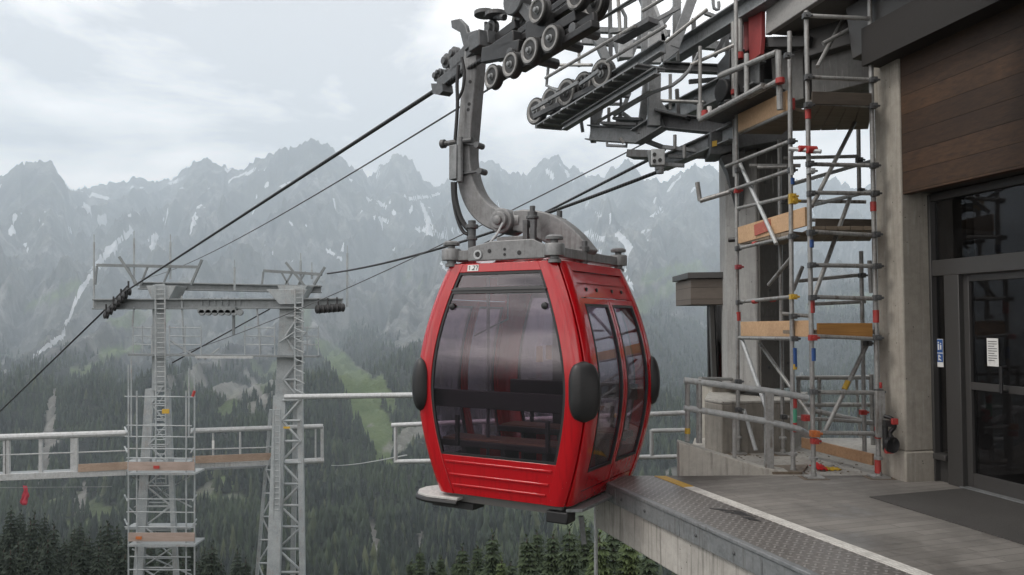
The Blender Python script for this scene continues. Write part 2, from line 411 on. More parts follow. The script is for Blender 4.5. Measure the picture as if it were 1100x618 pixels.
# gradients for slope
gy = np.gradient(zz, axis=0)/np.gradient(DD, axis=0); gx = np.gradient(zz, axis=1)/np.maximum(np.gradient(TX, axis=1), .01)
slope = np.hypot(gx, gy)
nz1 = fbm(TX/160, DD/260, 5); nz2 = fbm(TX/45+7, DD/70, 4); nz3 = fbm(PX/60+3, YI/24, 5)
def sm(x, a, b): t = np.clip((x-a)/(b-a), 0, 1); return t*t*(3-2*t)
tl = np.interp(PX, [-400,0,60,140,230,330,400,450,640,700,760,850,940,1300], [395,372,382,388,392,372,352,372,350,338,345,310,300,310])   # tree line, as sighted
forest = sm(YI+26*nz3+9*nz2, tl-8, tl+8)
grass = np.zeros_like(PX); snow = np.zeros_like(PX); scree = np.zeros_like(PX)
def seg(ax, ay, bx, by, w0, w1, jit=3.0):
    qx = PX+jit*1.4*nz2; qy = YI+jit*nz3
    t = np.clip(((qx-ax)*(bx-ax)+(qy-ay)*(by-ay))/((bx-ax)**2+(by-ay)**2+1e-6), 0, 1)
    d = np.hypot(qx-ax-t*(bx-ax), qy-ay-t*(by-ay)); return sm(-(d-(w0+(w1-w0)*t)), -1.2, .8)
for s_ in [(346,372,398,424,8,17),(380,412,408,462,14,17),(398,440,416,492,12,9),(408,410,424,440,6,4),(690,300,748,282,5,5),(712,314,750,292,7,9),(672,350,700,322,5,8),(110,382,150,372,5,3),(80,402,110,392,4,4),(232,512,248,520,6,6),(596,330,640,318,5,6),(30,330,80,306,3,5),(870,330,930,320,4,4)]:
    grass = np.maximum(grass, seg(*s_, 6))
for s_ in [(62,420,56,480,4,7),(56,470,50,512,5,7),(265,400,282,430,3,4),(210,398,222,410,4,5),(400,560,406,585,4,6),(452,565,454,590,3,3),(96,520,90,545,4,5)]:
    scree = np.maximum(scree, seg(*s_, 5))
for s_ in [(140,246,112,272,3,3.2),(112,272,82,318,3.2,2.4),(82,318,70,352,2,1.4),(70,358,40,382,2.6,1),(96,208,112,212,1.6,1.6),(86,218,108,238,1.2,3.4),(158,258,172,252,1.6,1.2),(264,186,272,180,1.6,1),(180,196,196,190,1.4,.8),(212,222,216,220,1.4,1),(300,200,312,196,1,1),
  (438,213,470,208,1.6,1),(452,218,462,246,1.8,2.6),(446,246,480,254,1.4,2.4),(402,232,420,240,1,1.2),(392,212,416,222,1,1.4),(484,246,500,252,1.6,1),(470,280,480,292,1,1.5),
  (626,250,650,256,1.4,3),(665,252,678,266,3.6,2.4),(676,268,672,292,2.4,1),(690,250,700,246,1.2,1),(674,296,680,310,1.3,.8),(588,182,594,190,2.2,1.8),(612,196,618,193,1,.8),(720,205,726,196,1,1.3),(700,232,712,224,1,1),(745,205,748,200,1.2,.7),(640,228,646,232,1,1),(560,232,572,236,1.2,.8),(620,300,640,306,1.2,.8),(884,212,892,216,1,.8),(905,238,925,246,1.4,1),
  (250,190,262,184,1,.8),(204,236,210,230,1.1,.8),(40,234,44,240,1,1),(24,262,28,270,1.2,1),(350,268,368,280,1.1,.8),(310,238,314,246,1,.7),(72,245,76,248,1.2,1)]:
    snow = np.maximum(snow, seg(*s_, 2.2))
snow = np.maximum(snow, sm(nz2+.5*fbm(TX/18, DD/30, 3)+.3*nz1, .56, .66)*sm(-YI, -300, -262)*.9)
grass = np.maximum(grass, sm(nz1+.6*nz2, .46, .62)*sm(YI, 262, 300)*.75)
scree = np.maximum(scree, sm(nz1*.7-nz2*.8, .35, .45)*sm(-YI, -560, -500)*sm(-DD, -2600, -900)*.8)
clear = np.maximum(grass, scree)
glade = sm(nz1-.55*nz2, .30, .40)*sm(-DD, -1150, -900)*(DD > 330)
grass = np.maximum(grass, glade*.55); clear = np.maximum(grass, scree)
forest = forest*(1-sm(clear, .25, .6))*(DD > 200)
forest = np.where(DD < 200, 0, forest)
# long scree fans and gullies that run down the fall line
fl1 = perlin((PX+.55*YI+10*nz1)/9.0, YI/95); fl2 = perlin((PX-.6*YI+12*nz1)/7.5, YI/90)
side = sm(perlin(PX/85+3, YI*0+1.7), -.12, .12)
fans = np.maximum(sm(fl1, .22, .42)*side, sm(fl2, .22, .42)*(1-side))*sm(YI, 262, 300)*sm(-YI, -432, -392)*(.35+.65*sm(nz1, -.15, .2))
scree = np.maximum(scree, fans*.55*(1-forest))
# the upper mountain lies farther off: push it back along the sight lines, same shape, larger
def push(D): return np.where(D > 1150, 1150+(D-1150)*6.0, D)
nr, ncl = PX.shape
OX, OD, OZ = TX, DD, zz
DD2_ = push(DD); kk_ = DD2_/DD
TX = TX*kk_; zz = EYE+(zz-EYE)*kk_; DDo = DD; DD = DD2_
me = bpy.data.meshes.new('terrain')
co = np.stack([TX, DD, zz], -1).reshape(-1, 3).astype(np.float32)
idx = np.arange(nr*ncl).reshape(nr, ncl)
q = np.stack([idx[:-1, :-1], idx[:-1, 1:], idx[1:, 1:], idx[1:, :-1]], -1).reshape(-1, 4).astype(np.int32)
me.vertices.add(len(co)); me.vertices.foreach_set('co', co.ravel())
me.loops.add(q.size); me.loops.foreach_set('vertex_index', q.ravel())
me.polygons.add(len(q)); me.polygons.foreach_set('loop_start', np.arange(0, q.size, 4, dtype=np.int32))
me.update(calc_edges=True); me.shade_smooth()
for nm, arr in (('forest', forest), ('grass', grass), ('snow', snow), ('scree', scree), ('upper', sm(DD, 1050, 1500))):
    a_ = me.attributes.new(nm, 'FLOAT', 'POINT'); a_.data.foreach_set('value', arr.astype(np.float32).ravel())
t = NT('alpine_terrain')
def att(n): a_ = t.n('ShaderNodeAttribute', attribute_name=n); return a_.outputs['Fac']
r1 = t.noise(.0021, 11, .66, t.mapping((1, .9, .9)), 1.0); r2 = t.noise(.02, 7, .7); r3 = t.noise(.009, 7, .72, t.mapping((1, .7, .55)), .9)
rock = t.ramp(r1, [(.36, (.022, .024, .03)), (.5, (.11, .11, .115)), (.62, (.34, .335, .325))])
rock = t.mix(t.math('MULTIPLY', t.ramp(r3, [(.42, 1), (.56, 0)]), .7), rock, (.035, .037, .042))
alpine = t.ramp(r2, [(.35, (.07, .085, .05)), (.7, (.15, .15, .11))])
rock = t.mix(t.math('MULTIPLY', t.ramp(t.noise(.0023, 7, .65), [(.42, 0), (.62, 1)]), .45), rock, alpine)
low = t.ramp(r2, [(.3, (.022, .032, .018)), (.7, (.05, .062, .03))])
c = t.mix(att('upper'), low, rock)
c = t.mix(att('forest'), c, (.010, .015, .011))
c = t.mix(att('grass'), c, t.ramp(r2, [(.3, (.075, .12, .035)), (.7, (.14, .185, .07))]))
c = t.mix(att('scree'), c, t.ramp(r2, [(.3, (.17, .165, .15)), (.7, (.34, .33, .31))]))
sn = t.ramp(t.math('ADD', att('snow'), t.math('MULTIPLY', t.math('SUBTRACT', r2, .5), .5)), [(.42, 0), (.55, 1)])
c = t.mix(sn, c, (.82, .84, .87))
TERR = t.out(c, .95, 0, t.bump(t.math('ADD', r1, t.math('MULTIPLY', r2, .5)), .9, 90))
me.materials.append(TERR)
ter = bpy.data.objects.new('terrain', me); COL.objects.link(ter)
tag(ter, 'mountainside of grey rock, snow gullies, scree and green alpine meadow', 'terrain', kind='structure')

def zat(px, D):
    i = np.clip(np.searchsorted(Ds, D)-1, 0, nr-2); j = np.clip(np.searchsorted(pxs, px)-1, 0, ncl-2)
    fv = (D-Ds[i])/(Ds[i+1]-Ds[i]); fu = (px-pxs[j])/(pxs[j+1]-pxs[j])
    def bl(A): return (A[i, j]*(1-fu)+A[i, j+1]*fu)*(1-fv)+(A[i+1, j]*(1-fu)+A[i+1, j+1]*fu)*fv
    return bl
# ---------------------------------------------------------------- far forest: one mass of small conifers
Nt = 100000
Dt = np.sqrt(rng.random(Nt)*(1950**2-250**2)+250**2); pt = rng.uniform(-160, 1260, Nt)
bl = zat(pt, Dt); fo = bl(forest); keep = rng.random(Nt) < np.clip(fo*1.25-.12, 0, 1)*np.interp(Dt, [250, 420, 1000, 1950], [1, 1, .95, .6])
Dt, pt = Dt[keep], pt[keep]; zt = zat(pt, Dt)(zz); kt = push(Dt)/Dt; Do_ = Dt; Dt = push(Dt); Xt = (pt-550)/850*Dt
n_ = len(Dt)
size = np.interp(fbm(Xt/70, Dt/70, 3), [-.45, .45], [.6, 1.3])*rng.uniform(.5, 1.25, n_)*np.where(rng.random(n_) > .93, 1.35, 1)
Ht = 17*size*np.interp(Do_, [250, 1100, 1950], [1, .95, .6])*kt**.7; Rt = Ht*rng.uniform(.13, .2, n_)
prof = [(.10, 1.0), (.40, .52), (.38, .74), (.68, .30), (.66, .46)]
K = 6; vsl = []; 
for (h, r) in prof:
    for kk in range(K):
        a_ = 2*np.pi*kk/K+rng.uniform(0, 6.28, n_)*0+Xt; jr = rng.uniform(.72, 1.25, n_)
        vsl.append(np.stack([Xt+Rt*r*jr*np.cos(a_), Dt+Rt*r*jr*np.sin(a_), zt+Ht*(h+rng.uniform(-.03, .03, n_))], -1))
vsl.append(np.stack([Xt+rng.uniform(-.3, .3, n_), Dt, zt+Ht], -1))
vv = np.stack(vsl, 1); nv = vv.shape[1]
fq = []
for (a0, a1) in ((0, 1), (2, 3)):
    for kk in range(K):
        k2 = (kk+1) % K
        fq.append((a0*K+kk, a0*K+k2, a1*K+k2)); fq.append((a0*K+kk, a1*K+k2, a1*K+kk))
for kk in range(K): fq.append((4*K+kk, 4*K+(kk+1) % K, 5*K))
fq = np.array(fq, np.int32)
tri = (np.arange(n_, dtype=np.int32)[:, None, None]*nv+fq[None]).reshape(-1, 3)
me = bpy.data.meshes.new('forest')
me.vertices.add(n_*nv); me.vertices.foreach_set('co', vv.reshape(-1).astype(np.float32))
me.loops.add(tri.size); me.loops.foreach_set('vertex_index', tri.ravel())
me.polygons.add(len(tri)); me.polygons.foreach_set('loop_start', np.arange(0, tri.size, 3, dtype=np.int32))
me.update(calc_edges=True)
tv = np.repeat(rng.random(n_), nv).astype(np.float32)
a_ = me.attributes.new('tone', 'FLOAT', 'POINT'); a_.data.foreach_set('value', tv)
t = NT('far_conifers'); tn = t.n('ShaderNodeAttribute', attribute_name='tone').outputs['Fac']
big = t.noise(.012, 4)
c = t.ramp(tn, [(0, (.006, .011, .009)), (.6, (.011, .019, .013)), (.9, (.022, .036, .018)), (1, (.06, .07, .035))])
c = t.mix(t.math('MULTIPLY', t.ramp(big, [(.46, 0), (.62, 1)]), .65), c, (.034, .052, .022))
FARF = t.out(c, .95, 0); me.materials.append(FARF)
fo_ = bpy.data.objects.new('forest', me); COL.objects.link(fo_)
tag(fo_, 'distant dark conifer forest covering the valley side below the rocks', 'forest', kind='stuff')

# ---------------------------------------------------------------- near spruces, one object each
def m_needles(name, a, b):
    t = NT(name); n1 = t.noise(.8, 5); n2 = t.noise(6, 4, .7)
    c = t.mix(t.ramp(n1, [(.3, 0), (.7, 1)]), a, b); c = t.mix(t.math('MULTIPLY', n2, .5), c, tuple(x*.5 for x in a))
    return t.out(c, .85, 0)
NEED = m_needles('spruce_needles', (.022, .04, .018), (.05, .072, .026)); NEED2 = m_needles('dark_spruce_needles', (.012, .022, .015), (.026, .042, .022))
NEED3 = m_needles('light_spruce_needles', (.04, .065, .02), (.085, .115, .035))
BARK = m_paint('spruce_bark', (.06, .045, .035), .9)
def spruce_mesh(H, Rm, seed, mat, name):
    rr = random.Random(seed); v = []; f = []
    def leaf(p, d, L, wd, droop):
        s = V((-d.y, d.x, 0)); 
        if s.length < 1e-4: s = V((1, 0, 0))
        s.normalize(); o = len(v)
        m = p+d*(L*.45)+V((0, 0, -droop*L*.3)); e = p+d*L+V((0, 0, -droop*L))
        v.extend([tuple(p), tuple(m+s*wd+V((0,0,rr.uniform(-.05,.05)))), tuple(e), tuple(m-s*wd+V((0,0,rr.uniform(-.05,.05))))]); f.append((o, o+1, o+2, o+3))
    z = H*.06; 
    while z < H*.985:
        t_ = z/H; rad = Rm*(1-t_)**.85*rr.uniform(.8, 1.12)+.06
        nb = max(4, int(11*(1-t_)+4)); a0 = rr.uniform(0, 6.28)
        for k_ in range(nb):
            a = a0+6.283*k_/nb+rr.uniform(-.25, .25); L = rad*rr.uniform(.6, 1.15)
            d = V((math.cos(a), math.sin(a), 0)); dro = .22+.4*(1-t_)*rr.uniform(.5, 1.2)
            p0 = V((0, 0, z)); ns = max(3, int(L/.32))
            for q_ in range(ns):
                u = (q_+.3)/ns
                p = p0+d*(L*u*.92)+V((0, 0, -dro*L*u*u*.9+.12*L*u))
                wl = (.30+.26*(1-u))*min(1, .35+L/2.2)
                for sgn in (-1, 1):
                    dd = (d*.75+V((-d.y, d.x, 0))*sgn*rr.uniform(.6, 1.1)).normalized()
                    leaf(p, dd, wl*rr.uniform(.9, 1.6), wl*.30, rr.uniform(.35, .95))
                if rr.random() < .6: leaf(p, d, wl*1.3, wl*.3, rr.uniform(.2, .8))
        z += H*.021*rr.uniform(.8, 1.25)*(1.25-.5*t_)
    for q_ in range(7): leaf(V((0, 0, H*(.965+.006*q_))), V((math.cos(q_*2.4)*.5, math.sin(q_*2.4)*.5, .8)), .3, .05, 0)
    me = bpy.data.meshes.new(name); me.from_pydata(v, [], f); me.materials.append(mat); me.update(); return me
cr_m = [spruce_mesh(15, 3.1, 1, NEED, 'crown'), spruce_mesh(15, 2.5, 2, NEED, 'crown'), spruce_mesh(15, 3.2, 3, NEED3, 'crown'), spruce_mesh(15, 2.7, 4, NEED2, 'crown'), spruce_mesh(15, 3.2, 5, NEED2, 'crown')]
tm = MB(); tm.tube([V((0,0,-1)), V((0,0,6)), V((0,0,12)), V((0,0,14.9))], [.26, .19, .09, .02], 8)
trunk_me = None
def spruce(px, ytop, D, H, kind, label, group):
    global trunk_me
    p = at(px, ytop, D); s = H/15
    e_ = thing('spruce_tree', (p.x, p.y, p.z-H), label, 'tree', group); e_.rotation_euler.z = random.uniform(0, 6.28)
    e_.scale = (s*random.uniform(.9, 1.1)*(1.4 if D < 70 else 1.1),)*2+(s,)
    if trunk_me is None:
        tr = tm.build('trunk', BARK, None); trunk_me = tr.data; trunk_me.transform(Matrix.Translation(V(tr.location))); tr.location = (0,0,0)
    else:
        tr = bpy.data.objects.new('trunk', trunk_me); COL.objects.link(tr)
    tr.parent = e_
    c_ = bpy.data.objects.new('crown', cr_m[kind]); COL.objects.link(c_); c_.parent = e_
    return e_
MID = [(451,590,62,14,1,'slender spruce leftmost of the row below the red cabin'),(474,597,64,13,1,'small spruce second from the left below the red cabin'),(497,586,56,15,0,'spruce in the row below the cabin, under its left half'),
 (513,585,60,15,1,'narrow spruce beside a taller one, below the middle of the cabin'),(529,573,52,16,0,'tall full spruce below the middle of the red cabin'),(539,600,46,12,2,'short yellow green young spruce at the foot of a tall one'),
 (566,577,50,16,1,'pointed spruce below the right half of the cabin'),(577,569,58,17,1,'tallest slim spruce below the right half of the cabin'),(594,572,54,16,0,'full spruce just left of the cabin black foot'),
 (612,566,47,17,0,'broad spruce standing under the cabin black foot'),(628,560,52,17,1,'tall spruce behind the pole under the platform edge'),(644,574,36,16,2,'olive green spruce beside the thin pole under the platform'),
 (659,565,44,17,0,'large spruce under the front end of the platform beam'),(676,575,36,16,2,'light green spruce partly hidden under the concrete platform beam'),(697,590,34,15,0,'spruce close under the concrete platform beam, rightmost of its row')]
for m_ in MID: spruce(*m_, 'spruces below the cabin and platform')
rb = random.Random(21)
for i in range(16): spruce(445+i*15.5+rb.uniform(-5, 5), rb.uniform(592, 606), rb.uniform(60, 69), 15, rb.choice([0, 1, 3]), 'dark spruce top just showing in the second row under the cabin', 'second row of spruces under the cabin')
rl = random.Random(5)
xs_ = [-40,-22,-8,4,12,22,33,37,48,58,69,80,86,96,108,116,126,139,150,163,176,190,205,220,238,255,275]
for i, x in enumerate(xs_):
    yt = 556+rl.uniform(-10, 16)+(10 if x > 60 else 0)+max(0, x-130)*.22
    spruce(x, yt, rl.uniform(88, 128), rl.uniform(24, 31), rl.choice([3, 4, 4]), 'dark spruce in the wood at the lower left, below the footbridge', 'dark spruces at the lower left')
for i in range(52):
    x = rl.uniform(-50, 330) if i % 2 else rl.uniform(-30, 140); yt = 583+rl.uniform(-8, 22)+max(0, x-130)*.08
    spruce(x, yt, rl.uniform(72, 96), rl.uniform(20, 26), rl.choice([3, 4]), 'dark spruce in the wood at the lower left, below the footbridge', 'dark spruces at the lower left')
# ---------------------------------------------------------------- the air between
hb = MB(); hb.abox(-29000, 29000, -60, 11800, -330, 2800)
hz = hb.build('haze', None, None, smooth=0); tag(hz, 'pale blue mountain haze filling the valley', 'haze', kind='stuff')
hm = bpy.data.materials.new('haze_air'); hm.use_nodes = True; ht = hm.node_tree; ht.nodes.clear()
ho = ht.nodes.new('ShaderNodeOutputMaterial'); pv = ht.nodes.new('ShaderNodeVolumePrincipled')
pv.inputs['Color'].default_value = (.81, .91, .99, 1); pv.inputs['Density'].default_value = .000135; pv.inputs['Anisotropy'].default_value = .1
ht.links.new(pv.outputs[0], ho.inputs['Volume']); hz.data.materials.clear(); hz.data.materials.append(hm)
# ================================================================ the red gondola
GA = V((.866, -.5, 0)); GB = V((.5, .866, 0)); UP = V((0, 0, 1))
ZB, ZT = -.10, 2.16
GC = at(610, 545, 7.2); GC = V((GC.x, GC.y, 0))-GA*.72+GB*.80        # cabin centre on the ground plane
def gp(a, b, z): return GC+GA*a+GB*b+UP*z
gond = thing('gondola', gp(0, 0, ZB), 'red glazed gondola hanging at the platform edge', 'gondola')
def hwA(z):
    t_ = (z-ZB)/(ZT-ZB); s_ = (t_-.47)/.53
    return .955-.325*s_**1.75 if s_ > 0 else .955-.245*(-s_*.53/.47)**1.7
def hwB(z):
    t_ = (z-ZB)/(ZT-ZB); s_ = (t_-.47)/.53
    return .875-.09*s_*s_ if s_ > 0 else .875-.065*s_*s_*1.27
RC = .13
def per(face, u, z, off=0.0):
    """point on the cabin skin. face 0 front(-b) 1 door(+a) 2 back(+b) 3 far(-a); u = metres from the face middle; beyond the flat part it runs round the corner"""
    A, B = hwA(z)+off, hwB(z)+off; r = RC+off
    half = (A if face in (0, 2) else B)-r
    arc = r*math.pi/4
    if abs(u) <= half: x, y = u, 1.0; px_, py_ = u, None; lx, ly = u, r
    else:
        s_ = 1 if u > 0 else -1; th = min(abs(u)-half, arc*1.0001)/r
        lx = s_*(half+r*math.sin(th)); ly = r*math.cos(th)
    dep = (B if face in (0, 2) else A)-r+ly
    if face == 0: return gp(lx, -dep, z)
    if face == 1: return gp(dep, lx, z)
    if face == 2: return gp(-lx, dep, z)
    return gp(-dep, -lx, z)
def flat(face, z): return (hwA(z) if face in (0, 2) else hwB(z))-RC
def patch(mb, fn, nu, nv, thick, fnin, m=0):
    """closed shell: fn(i,j) outer, fnin(i,j) inner, i,j in 0..1"""
    o = len(mb.v); W_ = nu+1
    for F_ in (fn, fnin):
        for j in range(nv+1):
            for i in range(W_): mb.v.append(tuple(F_(i/nu, j/nv)))
    N_ = W_*(nv+1)
    def id_(i, j, k): return o+k*N_+j*W_+i
    fs = []
    for j in range(nv):
        for i in range(nu):
            fs.append((id_(i,j,0), id_(i+1,j,0), id_(i+1,j+1,0), id_(i,j+1,0)))
            fs.append((id_(i,j+1,1), id_(i+1,j+1,1), id_(i+1,j,1), id_(i,j,1)))
    for i in range(nu):
        fs.append((id_(i,0,1), id_(i+1,0,1), id_(i+1,0,0), id_(i,0,0))); fs.append((id_(i,nv,0), id_(i+1,nv,0), id_(i+1,nv,1), id_(i,nv,1)))
    for j in range(nv):
        fs.append((id_(0,j,0), id_(0,j+1,0), id_(0,j+1,1), id_(0,j,1))); fs.append((id_(nu,j,1), id_(nu,j+1,1), id_(nu,j+1,0), id_(nu,j,0)))
    mb.f += fs; mb.m += [m]*len(fs)
def skin(mb, face, u0, u1, z0, z1, o0, o1, nu=6, nv=14, m=0):
    """u0,u1: functions of z (or numbers); o0 outer offset, o1 inner offset"""
    g0 = u0 if callable(u0) else (lambda z: u0); g1 = u1 if callable(u1) else (lambda z: u1)
    def P(off):
        def f(i, j):
            z = z0+(z1-z0)*j; return per(face, g0(z)+(g1(z)-g0(z))*i, z, off)
        return f
    patch(mb, P(o0), nu, nv, 0, P(o1), m)
ARC = RC*math.pi/4
def body_edge(face, sgn, w): return lambda z: sgn*(flat(face, z)-w)
PW, PD = .085, .06            # pillar width on the front faces and on the door faces
b = MB()
for f_ in range(4):           # four corner pillars: each half belongs to one face
    w_ = PW if f_ in (0, 2) else PD
    for s_ in (-1, 1):
        u_in = (lambda z, f_=f_, s_=s_, w_=w_: s_*(flat(f_, z)-w_)); u_out = (lambda z, f_=f_, s_=s_: s_*(flat(f_, z)+ARC))
        skin(b, f_, u_in if s_ > 0 else u_out, u_out if s_ > 0 else u_in, ZB+.02, ZT, .012, -.045, 8, 22)
full = lambda f_, w_: (body_edge(f_, -1, w_), body_edge(f_, 1, w_))
for f_ in (0, 2):
    e0, e1 = full(f_, PW)
    skin(b, f_, e0, e1, ZT-.085, ZT, .010, -.045, 8, 3)          # top rail
    skin(b, f_, e0, e1, ZB+.02, ZB+.40, .004, -.045, 8, 6)       # bottom panel
    for zz_ in (ZB+.10, ZB+.20, ZB+.325):                        # pressed ribs across the panel
        skin(b, f_, body_edge(f_, -1, PW+.03), body_edge(f_, 1, PW+.03), zz_, zz_+.022, .016, .002, 8, 2)
b.build('body_shell', RED, gond, 40, .004)
# roof and floor
def ring(z, off, n=40):
    pts = []
    for f_ in range(4):
        h_ = flat(f_, z)+off*0; L_ = h_+RC*math.pi/4
        for i in range(n//4): pts.append(per(f_, -L_+2*L_*(i+.5)/(n//4), z, off))
    return pts
b = MB()
for zt_, off0, off1, dz in ((ZT, .0, -.10, .045),):
    p0, p1 = ring(zt_-.01, .0), ring(zt_-.01, -.14); p1 = [p+UP*dz for p in p1]; c_ = gp(0, 0, zt_+.05); n_ = len(p0)
    b.add(p0+p1+[c_], [(i, (i+1) % n_, (i+1) % n_+n_, i+n_) for i in range(n_)]+[(i+n_, (i+1) % n_+n_, 2*n_) for i in range(n_)])
    b.add([p-UP*.03 for p in p0]+[c_-UP*.06], [(i, (i+1) % n_, n_) for i in range(n_)])
b.build('roof', RED, gond)
b = MB(); p0 = ring(ZB+.03, -.01); b.prism(p0, UP*.05); p0 = ring(ZB+.03, -.08); b.prism([p-UP*.10 for p in p0], UP*.098)
b.build('floor', m_paint('cabin_floor', (.13, .125, .12), .45), gond)
# glazing: front and back
trim = MB()
for f_ in (0, 2):
    e = lambda s_, w_, f_=f_: body_edge(f_, s_, w_)
    zb_, zt_ = ZB+.40, ZT-.085
    g = MB(); skin(g, f_, e(-1, PW+.012), e(1, PW+.012), zb_+.012, ZT-.29, -.004, -.012, 8, 16)
    g.build('window', GLASS, gond)
    g = MB(); skin(g, f_, e(-1, PW+.012), e(1, PW+.012), ZT-.235, ZT-.097, -.010, -.018, 6, 3)
    g.build('transom_window', GLASS, gond)
    for s_ in (-1, 1):
        a0, a1 = (e(s_, PW), e(s_, PW+.026)); a0, a1 = (a0, a1) if s_ < 0 else (a1, a0)
        skin(trim, f_, a0, a1, zb_, ZT-.085, .004, -.02, 2, 16)
    skin(trim, f_, e(-1, PW+.02), e(1, PW+.02), zb_, zb_+.022, .003, -.02, 8, 1)
    skin(trim, f_, e(-1, PW+.02), e(1, PW+.02), ZT-.11, ZT-.086, .003, -.02, 8, 1)
trim.build('window_gasket', RUBBER, gond)
bb_ = MB()
for f_ in (0, 2):
    e = lambda s_, w_, f_=f_: body_edge(f_, s_, w_)
    skin(bb_, f_, e(-1, PW+.02), e(1, PW+.02), ZT-.292, ZT-.232, .016, -.03, 8, 2)
    skin(bb_, f_, e(-1, PW-.0), e(1, PW-.0), ZT-.262, ZT-.250, .030, .010, 8, 1)
bb_.build('window_rail', m_paint('dark_grey_rail', (.06,.06,.063), .45), gond)
for s_, u_ in ((-1, .02), (1, .03)):
    k_ = MB(); z_ = ZT-.42; p = per(0, s_*(flat(0, z_)-PW-.075), z_, .0)
    k_.lathe(p, -GB, [(.024, -.002), (.034, .006), (.030, .022), (.012, .03)], 16); k_.build('window_knob', BLACK, gond)
# door side (both long sides): red header, two leaves with tall panes, red sill
for f_, nm in ((1, 'door'), (3, 'door')):
    e = lambda s_, w_, f_=f_: body_edge(f_, s_, w_)
    h = MB(); skin(h, f_, e(-1, PD), e(1, PD), ZT-.085, ZT, .010, -.045, 8, 2)
    skin(h, f_, e(-1, PD), e(1, PD), ZT-.335, ZT-.09, -.012, -.05, 8, 4)
    skin(h, f_, e(-1, PD+.02), e(1, PD+.02), ZT-.20, ZT-.185, .000, -.02, 8, 1)
    skin(h, f_, e(-1, PD), e(1, PD), ZB+.02, ZB+.13, .002, -.045, 8, 3)
    h.build('door_header', RED, gond, 40)
    bolts = MB()
    for uu in (-.42, -.18, .2, .45):
        bolts.lathe(per(f_, uu, ZT-.26, -.012), (per(f_, uu, ZT-.26, .1)-per(f_, uu, ZT-.26, 0)), [(.02, -.002), (.02, .01), (.012, .016)], 10)
    bolts.build('header_bolts', BLACK, gond)
    for s_ in (-1, 1):
        d_ = MB(); z0, z1 = ZB+.14, ZT-.345
        if s_ < 0: U = (lambda q: (lambda z: (1-q)*(-(flat(f_, z)-PD-.006))+q*(-.008)))
        else: U = (lambda q: (lambda z: (1-q)*.008+q*(flat(f_, z)-PD-.006)))
        fr_ = .075
        skin(d_, f_, U(0), U(fr_), z0, z1, .004, -.035, 2, 18); skin(d_, f_, U(1-fr_), U(1), z0, z1, .004, -.035, 2, 18)
        skin(d_, f_, U(fr_), U(1-fr_), z0, z0+.17, .002, -.035, 4, 4); skin(d_, f_, U(fr_), U(1-fr_), z1-.055, z1, .002, -.035, 4, 2)
        dl = d_.build('door_leaf', RED, gond, 40, .003)
        g = MB(); skin(g, f_, U(fr_), U(1-fr_), z0+.17, z1-.055, -.010, -.018, 4, 14); g.build('pane', GLASS, dl)
        gk = MB(); skin(gk, f_, U(fr_), U(fr_+.035), z0+.17, z1-.055, .007, -.02, 1, 14); skin(gk, f_, U(1-fr_-.035), U(1-fr_), z0+.17, z1-.055, .007, -.02, 1, 14)
        skin(gk, f_, U(fr_+.035), U(1-fr_-.035), z0+.17, z0+.195, .007, -.02, 2, 1); skin(gk, f_, U(fr_+.035), U(1-fr_-.035), z1-.08, z1-.055, .007, -.02, 2, 1)
        gk.build('gasket', RUBBER, dl)
# black rubber bumpers on the four bulging corners
for f_, s_ in ((0, 1), (0, -1), (2, 1), (2, -1)):
    m_ = MB(); zc_ = ZB+1.07; hh = .27; nu, nv = 12, 18
    def shell(off):
        def f(i, j):
            th = (j-.5)*2; z = zc_+hh*th
            wd = (1-abs(th)**2.6)**.5 if abs(th) < 1 else 0
            bul = off*(max(0, 1-abs(th)**2.8))**.5
            u = s_*(flat(f_, z)+ARC)+ (i-.5)*2*(.138*wd+.01)
            # run round the corner: past the arc middle use the neighbouring face
            lim_ = flat(f_, z)+ARC
            fl = 1-(2*i-1)**4*.8
            if abs(u) <= lim_: return per(f_, u, z, .012+bul*fl)
            nf = (f_+1) % 4 if s_ > 0 else (f_-1) % 4
            uu = -s_*(flat(nf, z)+ARC-(abs(u)-lim_)); return per(nf, uu, z, .012+bul*fl)
        return f
    patch(m_, shell(.07), nu, nv, 0, shell(-.01)); bp = m_.build('corner_bumper', RUBBER, gond, 60)
# fleet number sticker: white ground, dark figures
st = MB(); zc_ = ZT-.043
u0_ = -(flat(0, zc_)-PW-.075); skin(st, 0, u0_, u0_+.125, zc_-.030, zc_+.030, .0135, .0105, 3, 2)
sk_ = st.build('number_sticker', WHITE, gond)
tx = MB()
SEG = {'1': [(.5,0,.5,1),(.2,.8,.5,1)], '2': [(0,1,1,1),(1,1,1,.55),(1,.55,0,.05),(0,.05,1,.05)], '.': [(.3,.02,.5,.02),(.3,.1,.5,.1)], '7': [(0,1,1,1),(1,1,.35,0)]}
for ch, x_ in (('1', .012), ('.', .044), ('2', .058), ('7', .094)):
    for (xa, ya, xb, yb) in SEG[ch]:
        pa = per(0, u0_+x_+xa*.024, zc_-.02+ya*.04, .0145); pb = per(0, u0_+x_+xb*.024, zc_-.02+yb*.04, .0145)
        tx.bar(pa, pb, .007, .002, up=-GB)
tx.build('number', BLACK, sk_)
